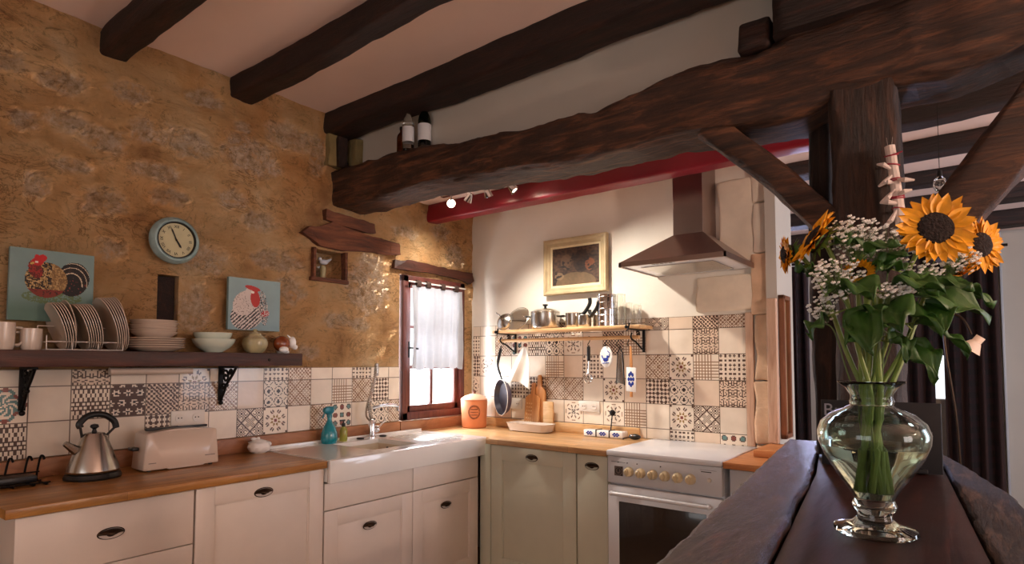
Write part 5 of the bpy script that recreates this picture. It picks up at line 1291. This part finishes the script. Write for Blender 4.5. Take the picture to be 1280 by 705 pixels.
# hanging tools
t = thing('whisk_ladle', 'black-handled steel masher hanging from the rail', 'utensil', (1.13, -.17, 1.25))
b = MB(); b.box(1.119, 1.139, -.178, -.162, 1.385, 1.478, .005); b.build('handle', M['blackpl'], t)
b = MB(); b.tube([(1.129, -.17, 1.386), (1.124, -.17, 1.30)], .0035, 8)
for k in range(5): b.tube(smoothpath([(1.124, -.17, 1.31), (1.124+.03*math.cos(k*1.25), -.17+.02*math.sin(k*1.25), 1.28), (1.122+.014*math.cos(k*1.25), -.17, 1.245)], 5), .002, 6)
b.box(1.098, 1.152, -.178, -.162, 1.268, 1.274, .002); b.build('masher_head', M['chrome'], t)
t = thing('oval_plaque', 'oval white plaque painted with blue bird hanging from the rail', 'plaque', (1.26, -.165, 1.36))
rr = Matrix.Rotation(PI/2, 3, 'X')
b = MB(); b.lathe([(0, 0), (.040, 0), (.044, .004), (.040, .008), (0, .008)], (0, 0, 0), 36, rr); b.xf(Matrix.Translation((1.25, -.16, 1.412)) @ Matrix.Diagonal((1, 1, 1.5, 1))); b.build('plaque_body', M['ceramic'], t)
b = MB(); b.sphere((1.248, -.169, 1.395), .016, (1.2, .12, .8)); b.sphere((1.262, -.169, 1.412), .009, (1, .15, 1)); b.tube([(1.235, -.169, 1.39), (1.222, -.169, 1.42)], .004, 6); b.tube([(1.228, -.169, 1.372), (1.27, -.169, 1.376)], .0035, 6); b.tube([(1.272, -.169, 1.41), (1.276, -.169, 1.435), (1.262, -.169, 1.448)], .003, 6); b.build('bird_motif', M['blueglaze'], t)
t = thing('grater', 'long thin grey steel grater hanging between the two blue ornaments', 'grater', (1.34, -.165, 1.25))
b = MB(); b.prism([(1.325, 1.255), (1.372, 1.245), (1.362, 1.43), (1.335, 1.43)], -.172, -.166, 'y', .001); b.build('blade', M['steel'], t); b = MB(); b.tube([(1.322, -.169, 1.25), (1.333, -.169, 1.435), (1.348, -.169, 1.475), (1.364, -.169, 1.435), (1.375, -.169, 1.24)], .004, 6); b.build('frame', M['iron'], t)
t = thing('blue_board', 'narrow white board with blue flower ornament hanging lowest on rail', 'board', (1.41, -.16, 1.17))
MB().prism([(1.387, 1.205), (1.449, 1.20), (1.452, 1.345), (1.39, 1.35)], -.172, -.164, 'y', .002).build('board_body', M['ceramic'], t)
b = MB()
for j in range(9):
    a = j*2*PI/8; b.sphere((1.42+(.015*math.cos(a) if j < 8 else 0), -.1725, 1.277+(.036*math.sin(a) if j < 8 else 0)), .010, (.8, .12, 1.2), 8, 6)
b.build('flower_motif', M['blueglaze'], t)
b = MB(); b.prism([(1.41, 1.17), (1.428, 1.17), (1.428, 1.205), (1.41, 1.205)], -.171, -.165, 'y', .001); b.build('tail', M['board'], t); b = MB(); b.prism([(1.41, 1.347), (1.43, 1.347), (1.424, 1.475), (1.412, 1.475)], -.171, -.165, 'y', .001); b.build('hanger', M['board'], t)

# ------------------------------------------------------------------ track lights
t = thing('ceiling_track', 'slim ceiling rail with four swivelling spotlights beside crimson beam', 'spotlight', (.6, -.6, KZ))
MB().box(.26, .95, -.615, -.585, KZ-.022, KZ-.0005, .003).build('rail', M['nickel'], t)
SP = [(.345, (.75, -.66, -.02)), (.50, (.1, -.9, -1)), (.665, (.2, .8, -1)), (.865, (.5, .7, -1))]
SP = [(.345, Vector((.78, -.82, -.28))), (.50, Vector((-.75, .12, -1))), (.665, Vector((.15, .42, -1))), (.865, Vector((.75, .42, -.9)))]
for k, (x, d) in enumerate(SP):
    d = Vector(d).normalized(); p = Vector((x, -.60, KZ-.075)); q = d.to_track_quat('-Z', 'Y').to_matrix()
    b = MB(); b.tube([(x, -.60, KZ-.02), (x, -.60, KZ-.06)], .006, 8); b.lathe([(.0, .045), (.014, .045), (.018, .035), (.028, -.004), (.030, -.012), (.026, -.012), (.020, .018), (0, .022)], p, 24, q)
    h = b.build('spot_head', M['chrome'], t)
    MB().lathe([(0, -.006), (.015, -.004), (.018, .006), (0, .012)], p, 18, q).build('bulb', M['bulb'], h)
    L = bpy.data.lights.new('spot_light', 'SPOT'); L.energy = (6, 36, 75, 80)[k]; L.color = (1, .89, .77); L.spot_size = math.radians(88); L.spot_blend = 1.0; L.shadow_soft_size = .03
    lo = bpy.data.objects.new('spot_light', L); COL.objects.link(lo); lo.location = p+d*.03; lo.rotation_euler = d.to_track_quat('-Z', 'Y').to_euler()

# bottles on the big beam
def bottle(loc, r, h, label, mat, lab=True):
    t = thing('bottle', label, 'bottle', loc, world=False)
    MB().lathe([(0, 0), (r*.95, 0), (r, .006), (r, h*.58), (r*.85, h*.68), (r*.36, h*.80), (r*.34, h*.97), (r*.4, h*.975), (r*.4, h), (0, h)], seg=24).build('bottle_glass', mat, t)
    if lab: MB().lathe([(r*1.01, h*.16), (r*1.02, h*.16), (r*1.02, h*.50), (r*1.01, h*.50)], seg=24).build('bottle_label', M['label'], t)
    MB().lathe([(0, h*.9), (r*.44, h*.9), (r*.44, h*1.005), (0, h*1.005)], seg=16).build('cap', M['blackpl'], t)
bottle((.545, -1.215, 2.548), .026, .145, 'small brown bottle on big beam, leftmost of the three', M['amber'], False)
bottle((.622, -1.235, 2.543), .032, .245, 'clear white-labelled bottle standing between the brown and dark bottles', M['clear'])
bottle((.702, -1.19, 2.54), .036, .27, 'tall dark wine bottle with white label on big beam, rightmost', M['bottleglass'])

# ------------------------------------------------------------------ chalkboard on the bar
t = thing('chalkboard', 'small black chalkboard with faint writing behind the vase', 'chalkboard', (2.81, -1.30, 1.052), world=False, rot=(-.06, 0, 0))
MB().box(-.16, .155, -.008, .008, 0, .205, .002).build('board_body', M['chalk'], t)
b = MB(); b.box(-.10, -.06, -.03, .05, 0, .012, .002).box(.08, .12, -.03, .05, 0, .012, .002); b.build('foot', M['chalk'], t)
text_mesh('Bre', .055, 'chalk_text', M['chalkline'], t, Matrix.Translation((-.115, -.0088, .172)) @ Matrix.Rotation(PI/2, 4, 'X'))
MB().tube([(.085+.004*k, -.0088, .118+.002*math.sin(k*2.2)) for k in range(13)], .0008, 4).build('chalk_scribble', M['chalkline'], t)

# ------------------------------------------------------------------ ornament on the post
t = thing('hanging_ornament', 'white cloth-wrapped stick ornament with crimson threads hanging on the post', 'ornament', (2.868, -1.29, 1.80))
b = MB(); b.tube([(2.858, -1.285, 2.045), (2.868, -1.288, 1.95), (2.882, -1.29, 1.80)], [.015, .015, .016], 10); b.build('stick', M['ribbonwhite'], t)
b = MB()
for z, x in ((2.015, 2.862), (1.985, 2.865), (1.935, 2.869), (1.93, 2.87), (1.885, 2.874), (1.88, 2.875), (1.845, 2.878)): b.tube([(x+.0175*math.cos(2*PI*k/18), -1.287+.0175*math.sin(2*PI*k/18), z+.004*math.sin(2*PI*k/18+z*50)) for k in range(18)], .0022, 6, closed=True)
b.tube([(2.862, -1.30, 2.012), (2.892, -1.30, 2.018)], .002, 6); b.build('thread', M['ribbonred'], t)
b = MB()
for (x, z, dx, dz) in ((2.86, 1.97, -.035, .02), (2.862, 1.95, -.035, -.03), (2.868, 1.925, -.03, .005), (2.87, 1.905, -.038, -.035), (2.875, 1.86, -.045, .008), (2.872, 1.84, -.03, -.045), (2.875, 1.935, .045, -.012), (2.878, 1.885, .035, .01)):
    b.tube([(x, -1.30, z), (x+dx*.5, -1.31, z+dz*.7), (x+dx, -1.305, z+dz)], [.004, .008, .003], 7)
b.build('knot', M['ribbonwhite'], t)
b = MB(); b.tube([(2.854, -1.283, 2.04), (2.850, -1.28, 2.075)], .001, 5); b.tube([(2.862, -1.283, 2.04), (2.866, -1.28, 2.075)], .001, 5); b.build('wire', M['steel'], t)

# ------------------------------------------------------------------ vase and bouquet (frame of the bouquet: x right, y away, z up)
VL = Vector((2.885, -2.10, 1.0515)); VR = .657
t = thing('glass_vase', 'large clear footed glass vase filled with water on the bar', 'vase', VL, world=False)
P_out = [(0, .0), (.076, .0), (.082, .005), (.080, .011), (.066, .015), (.045, .020), (.035, .028), (.033, .038), (.040, .046), (.044, .053), (.040, .060), (.038, .064), (.048, .080), (.072, .110), (.096, .145), (.108, .172), (.110, .190), (.102, .210), (.082, .226), (.056, .236), (.042, .243), (.044, .250), (.041, .256), (.042, .264), (.052, .277), (.066, .286), (.067, .289)]
P_in = [(.063, .288), (.049, .280), (.038, .265), (.0375, .245), (.052, .232), (.079, .222), (.098, .208), (.1055, .190), (.1035, .173), (.092, .147), (.068, .113), (.044, .083), (.034, .068), (0, .064)]
SR = .87
P_out = [(r*SR, z) for r, z in P_out]; P_in = [(r*SR, z) for r, z in P_in]
Wp = [(0, .0645), (.0335, .0685), (.0435, .0835), (.0675, .1135), (.0915, .1475), (.1005, .165), (.1005, .1665), (0, .1665)]
MB().lathe(P_out+P_in, seg=72).build('vase_glass', M['glass'], t)
Wp = [(r*SR-(.0004 if r else 0), z) for r, z in Wp]
MB().lathe(Wp, seg=64).build('water', M['water'], t)
def stem_path(head, rim=None, base=None, k=0):
    h = Vector(head); ang = k*2.399; r1 = .022
    rim = Vector((max(-.024, min(.024, .016*math.cos(ang)+h.x*.12)), .016*math.sin(ang), .256)) if rim is None else Vector(rim)
    base = Vector((.024*math.cos(ang*1.7+1), .020*math.sin(ang*1.7+1), .082)) if base is None else Vector(base)
    mid = rim.lerp(base, .5)
    return smoothpath([h, h+(rim-h)*.35+Vector((0, 0, .035)), h+(rim-h)*.72+Vector((0, 0, .01)), rim, mid, base], 7)
def leafmesh(b, pos, dirn, L, W_, droop=.2, roll=0, fold=.15, seed=0):
    d = Vector(dirn).normalized(); up = Vector((0, 0, 1)); sd = d.cross(up); sd = sd.normalized() if sd.length > .1 else Vector((1, 0, 0)); nn = sd.cross(d)
    q = Matrix.Rotation(roll, 3, d); sd = q@sd; nn = q@nn; pos = Vector(pos)
    def f(u, v):
        w_ = W_*(math.sin(PI*min(1, v**.62)))**.8*(1-.25*v)+.001; x = (u-.5)*w_
        return pos+d*(L*v*(1-.10*droop*v))+sd*x+nn*(-droop*L*v*v+fold*abs(u-.5)*w_*2+.010*math.sin(v*11+u*5+seed)*abs(u-.5)*2+.004*math.sin(u*17+seed))
    b.grid(f, 10, 14)
def sunflower(label, head, facing, r=.066, k=0, leaves=(), disc=.5):
    t = thing('sunflower', label, 'sunflower', VL, world=False, rot=(0, 0, VR), group=None)
    h = Vector(head); F_ = Vector(facing).normalized(); q = F_.to_track_quat('Z', 'Y').to_matrix()
    rd = r*disc; b = MB(); b.lathe([(0, .010), (rd*.5, .012), (rd*.85, .008), (rd, 0), (rd*.9, -.010), (0, -.012)], h, 30, q)
    for v in b.bm.verts: v.co += Vector((random.uniform(-1, 1), random.uniform(-1, 1), random.uniform(-1, 1)))*.0006
    b.build('seed_disc', M['disc'], t)
    b = MB()
    for ring, (n, l0, zo) in enumerate(((21, 1.0, 0), (19, .92, .004))):
        for i in range(n):
            a = 2*PI*(i+.5*ring)/n+random.uniform(-.07, .07); L = (r-rd*.8)*l0*random.uniform(.88, 1.12); wd = r*.17*random.uniform(.85, 1.15); cup = random.uniform(-.1, .35); tw = random.uniform(-.3, .3)
            def f(u, v, a=a, L=L, wd=wd, cup=cup, tw=tw, zo=zo):
                rr_ = rd*.82+L*v; w_ = wd*2*math.sin(PI*min(1, .18+.82*v)**.9)*(1-.15*v)+.0004; x = (u-.5)*w_
                zz_ = zo+L*cup*v*v+abs(u-.5)*w_*.5+x*tw
                return h+q@Vector((rr_*math.cos(a)-x*math.sin(a), rr_*math.sin(a)+x*math.cos(a), zz_))
            b.grid(f, 3, 6)
    b.build('petals', M['petal'], t, smooth=80, fix=False)
    b = MB(); b.lathe([(0, -.024), (.010, -.022), (rd*.8, -.012), (rd*1.02, -.002)], h, 24, q)
    for i in range(14):
        a = 2*PI*i/14
        def f(u, v, a=a):
            rr_ = rd*.7+r*.45*v; w_ = .014*(1-v)+.0004; x = (u-.5)*w_; return h+q@Vector((rr_*math.cos(a)-x*math.sin(a), rr_*math.sin(a)+x*math.cos(a), -.010-.010*v))
        b.grid(f, 2, 4)
    b.build('sepals', M['sepal'], t, smooth=80, fix=False)
    sp = stem_path(h-F_*.022, k=k); MB().tube(sp, [.0042+.0012*i/len(sp) for i in range(len(sp))], 9).build('stem', M['stem'], t)
    for i, (lp, ld, L, W_, dr, rl) in enumerate(leaves):
        b = MB(); leafmesh(b, lp, ld, L, W_, dr, rl, seed=i*3+k)
        # leaf stalk back to the nearest point of the stem
        near = min(sp, key=lambda p: (p-Vector(lp)).length); 
        o = b.build('leaf', M['leaf'], t, smooth=180, fix=False); md = o.modifiers.new('thick', 'SOLIDIFY'); md.thickness = .0006
        MB().tube([near, Vector(lp)+Vector(ld).normalized()*L*.06], .0016, 6).build('leaf_stalk', M['stem'], t)
    return t
def hp(px, py, dep=0): return ((px-1093)*.00155*(1), dep, 1.376+(453-py)*.00155-VL.z)
sunflower('large open sunflower facing front at the top right of bouquet', (.098, -.05, .575), (-.24, -.95, .16), .069, 1,
          [((.055, -.05, .455), (.86, -.45, -.16), .128, .15, .3, .55), ((.03, -.05, .475), (.3, -.9, -.1), .075, .075, .3, .1), ((.02, -.04, .50), (-.6, -.7, .2), .07, .06, .3, -.4), ((.09, -.04, .47), (.5, -.8, .1), .07, .06, .3, .3)])
sunflower('sunflower seen edge-on, facing up-left at the left of bouquet', (-.105, -.01, .565), (-.80, .12, .50), .058, 2,
          [((-.075, -.02, .555), (.8, -.5, .1), .05, .045, .2, .4), ((-.105, -.03, .41), (-.8, -.3, -.5), .055, .05, .3, .3)])
sunflower('half-hidden sunflower at far left edge of bouquet behind the edge-on one', (-.132, .05, .545), (-.80, .20, -.05), .040, 3, [((-.11, .02, .50), (-.2, -.7, .3), .05, .05, .2, 0)])
sunflower('smaller sunflower turned to the right at right edge of bouquet', (.212, -.01, .552), (.22, -.95, .02), .054, 4,
          [((.135, -.03, .475), (.8, -.3, -.25), .085, .05, .3, .3), ((.06, -.07, .43), (-.2, -.9, -.35), .085, .09, .3, 0)])
sunflower('low drooping sunflower under the right one, facing down-right', (.170, -.005, .492), (.55, -.45, -.7), .046, 5,
          [((-.01, -.07, .43), (-.35, -.85, -.25), .10, .085, .3, .2), ((-.03, -.065, .40), (-.8, -.5, -.15), .085, .08, .35, -.3)])
sunflower('sunflower hidden deep in the bouquet, wilted and facing down at centre', (-.035, -.03, .50), (-.2, -.6, -.75), .03, 6,
          [((.01, -.065, .47), (.5, -.8, .05), .08, .08, .3, .2), ((-.045, -.07, .42), (-.5, -.7, -.5), .11, .085, .3, .4), ((.05, -.06, .40), (.6, -.7, -.35), .10, .09, .3, -.2), ((.0, -.07, .375), (.1, -.9, -.5), .06, .05, .3, -.2), ((-.055, -.02, .46), (-.6, -.5, .2), .07, .06, .3, -.2), ((.0, -.04, .50), (.1, -.6, .5), .06, .06, .3, .2), ((-.06, -.06, .47), (-.1, -.9, -.2), .07, .07, .3, .1), ((.03, -.075, .36), (.2, -.8, -.7), .08, .06, .3, .2), ((-.03, -.05, .53), (.3, -.7, .3), .06, .06, .3, .3)])
def gyp(label, c, rad, n, k):
    t = thing('gypsophila', label, 'gypsophila', VL, world=False, rot=(0, 0, VR), group='gypsophila sprays')
    c = Vector(c); sp = stem_path(c-Vector((0, 0, .03)), k=k); b = MB(); b.tube(sp, .0013, 5)
    fl = MB(); base = sp[3]
    for i in range(n):
        while True:
            v = Vector((random.uniform(-1, 1), random.uniform(-1, 1), random.uniform(-1, 1)))
            if .25 < v.length < 1: break
        p = c+Vector((v.x*rad[0], v.y*rad[1], v.z*rad[2])); s_ = random.uniform(.0020, .0040); fl.ico(p, s_, 1, (1, 1, .8))
        fl.ico(p+Vector((s_*.8, -s_*.4, s_*.3)), s_*.7, 1)
        if i % 2 == 0: b.tube([base, (base+p)/2+Vector((0, 0, .008)), p], .00045, 4)
    b.build('twigs', M['twig'], t, smooth=0); fl.build('florets', M['floret'], t, smooth=80)
gyp('dense spray of tiny white flowers at top centre of the bouquet', (-.035, -.02, .565), (.058, .04, .042), 210, 7)
gyp('spray of tiny white flowers at left of the bouquet, below edge-on sunflower', (-.085, -.045, .485), (.05, .03, .045), 170, 8)
gyp('spray of tiny white flowers between large sunflower and the right one', (.165, -.02, .52), (.035, .03, .028), 110, 9)
gyp('spray of tiny white flowers right of centre, touching large sunflower petals', (.03, -.02, .548), (.05, .03, .05), 130, 10)
gyp('small low spray of white flowers between leaves at bouquet centre', (-.01, -.085, .455), (.042, .015, .016), 60, 11)
gyp('few white flowers peeping below the large sunflower', (.085, -.03, .50), (.05, .02, .02), 60, 12)
gyp('few white flowers above right of the large sunflower', (.165, .0, .60), (.022, .02, .016), 36, 13)
gyp('lowest left spray of white flowers near small left leaf', (-.10, -.02, .43), (.03, .02, .03), 50, 14)
for k in range(4):
    sp = stem_path((-.03+.022*k, -.05+.02*k, .46), k=k*1.7+.6)
    t = thing('loose_stem', ['pale thick cut stem at left of the bunch inside vase', 'cut stem behind centre of the bunch inside vase', 'thick green stem in the centre of bunch inside vase', 'cut stem at the right of bunch inside vase'][k], 'stem', VL, world=False, rot=(0, 0, VR))
    MB().tube(sp, .0058, 9).build('stem', M['stem'], t)

# ------------------------------------------------------------------ hall beyond: curtains, lamp, glass drops
def drape(name, label, x0, x1, z0, z1, y, mat, folds=9):
    b = MB(); b.grid(lambda u, v: (x0+(x1-x0)*u, y+.035*math.sin(u*folds*2*PI)+.01*math.sin(v*4+u*9), z0+(z1-z0)*v), 120, 20)
    o = b.build(name, mat, smooth=180); md = o.modifiers.new('thick', 'SOLIDIFY'); md.thickness = .004; return tag(recenter(o), label, 'curtain')
drape('long_curtain', 'dark checked full-length curtain on the far wall left of bright window gap', 1.97, 2.775, .02, 2.34, 3.0, M['darkcurtain'], 8)
drape('long_curtain', 'dark checked full-length curtain on the far wall right of bright window gap', 2.845, 3.23, .02, 2.34, 3.0, M['darkcurtain'], 4)
drape('valance', 'short dark pelmet curtain above the bright window gap', 2.70, 2.90, 1.44, 2.34, 3.05, M['darkcurtain'], 2)
drape('long_curtain', 'narrow dark curtain on far wall nearest the white passage wall', 1.62, 1.775, .02, 2.34, 3.0, M['darkcurtain'], 2)
o = MB().tube([(1.58, 3.0, 2.36), (3.3, 3.0, 2.36)], .012, 10).build('curtain_rod', M['iron']); tag(recenter(o), 'dark rod carrying the far wall curtains', 'rod')
o = MB().box(3.245, 3.262, 3.085, 3.119, 0, 2.49, .002).build('edge_trim', M['cabgrey']); tag(recenter(o), 'thin pale blue upright strip on far white wall beside the curtain', 'trim')
t = thing('arc_lamp', 'arched metal lamp with small beige shade before the far curtains', 'lamp', (2.94, 1.5, 0))
b = MB(); b.tube(smoothpath([(2.96, 1.52, .02), (2.95, 1.52, .9), (2.90, 1.5, 1.45), (2.90, 1.5, 1.66), (2.94, 1.5, 1.70), (3.0, 1.5, 1.66), (3.04, 1.5, 1.56)], 10), .008, 8); b.build('arm', M['bronze'], t)
MB().lathe([(0, 0), (.12, 0), (.12, .015), (.02, .025), (0, .025)], (2.96, 1.52, 0), 28).build('lamp_base', M['iron'], t)
m3 = Matrix.Rotation(math.radians(38), 3, 'Y')
MB().lathe([(.0, .055), (.028, .055), (.028, .015), (.036, .005), (.068, -.05), (.066, -.05), (.034, .004), (0, .010)], (3.055, 1.5, 1.50), 28, m3).build('lamp_shade', M['lampshade'], t)
MB().sphere((3.035, 1.5, 1.478), .018).build('bulb', M['bulb'], t)
t = thing('glass_pendant', 'small pendant lamp with glinting clear glass globe in the passage', 'lamp', (2.955, -.75, 1.97))
MB().tube([(2.965, -.75, 2.06), (2.965, -.75, KZ)], .0012, 6).build('cord', M['iron'], t)
b = MB(); b.lathe([(0, .034), (.007, .034), (.018, .024), (.022, 0), (.015, -.018), (.012, -.016), (.018, 0), (.015, .02), (0, .03)], (2.965, -.75, 2.03), 24); b.build('globe', M['clear'], t)
MB().lathe([(0, .055), (.008, .055), (.010, .034), (0, .034)], (2.965, -.75, 2.03), 18).build('cap', M['blackpl'], t)

# ------------------------------------------------------------------ light
def area(name, loc, rot, sx, sy, e, col):
    L = bpy.data.lights.new(name, 'AREA'); L.shape = 'RECTANGLE'; L.size = sx; L.size_y = sy; L.energy = e; L.color = col
    o = bpy.data.objects.new(name, L); COL.objects.link(o); o.location = loc; o.rotation_euler = rot; return o
area('window_daylight', (-.55, -.42, 1.50), (0, math.radians(-97), 0), 1.3, 1.25, 250, (.93, .96, 1))
area('front_fill', (2.2, -5.75, 1.55), (PI/2, 0, 0), 1.9, 1.25, 9, (1, .84, .74))  # warm fill added outside the unseen window behind the camera
area('side_fill', (6.7, -2.9, 1.5), (0, PI/2, 0), 1.35, 1.35, 32, (1, .82, .76))  # fill added outside the unseen right-hand window, evens out the left wall
area('hall_daylight', (5.35, .6, 1.5), (0, PI/2, -.35), 1.5, 1.8, 50, (.76, .82, 1))
# unseen uplighter added by the right-hand wall to brighten the near room's ceiling
t = thing('added_uplighter', 'unseen bronze uplighter added by the right wall to brighten the ceiling', 'lamp', (5.0, -1.75, 0))
MB().lathe([(0, 0), (.14, 0), (.14, .02), (.02, .03), (.012, .05), (.012, 1.68), (0, 1.68)], (5.0, -1.75, 0), 28).build('stand', M['bronze'], t)
MB().lathe([(0, 1.68), (.03, 1.68), (.10, 1.72), (.17, 1.80), (.165, 1.80), (.095, 1.73), (0, 1.70)], (5.0, -1.75, 0), 32).build('bowl', M['bronze'], t)
MB().sphere((5.0, -1.75, 1.78), .03).build('bulb', M['bulb'], t)
L = bpy.data.lights.new('added_uplighter_light', 'POINT'); L.energy = 125; L.color = (1, .70, .54); L.shadow_soft_size = .06
lo = bpy.data.objects.new('added_uplighter_light', L); COL.objects.link(lo); lo.location = (5.0, -1.75, 1.86)
area('slit_daylight', (2.81, 3.36, 1.25), (-PI/2, 0, 0), .17, .4, .7, (.8, .82, 1))
area('bar_glint_light', (1.38, 3.38, 1.75), (-PI/2, 0, 0), .44, .95, 24, (.58, .62, 1))  # lamps added behind the hidden openings to put blue glints on the bar plank
area('bar_glint_light', (1.87, 3.38, 1.75), (-PI/2, 0, 0), .15, .95, 9, (.58, .62, 1))
w_ = bpy.data.worlds.new('World'); sc.world = w_; w_.use_nodes = True
bg = w_.node_tree.nodes['Background']; bg.inputs[0].default_value = (.92, .96, 1, 1); bg.inputs[1].default_value = 1.5

# ------------------------------------------------------------------ camera
cam = bpy.data.cameras.new('camera'); co = bpy.data.objects.new('camera', cam); COL.objects.link(co)
co.location = (3.0428, -3.4403, 1.3763); yaw, pitch = -.657, .049
co.rotation_euler = Euler((PI/2+pitch, 0, -(-yaw)*-1 if False else -yaw), 'XYZ')
cam.sensor_width = 36; cam.lens = 746.45/1280*36; cam.shift_y = (416.58-352.5)/1280; cam.clip_start = .02
sc.camera = co
sc.view_settings.view_transform = 'Standard'; sc.view_settings.look = 'None'; sc.view_settings.gamma = 1; sc.view_settings.exposure = 0; sc.view_settings.use_curve_mapping = False
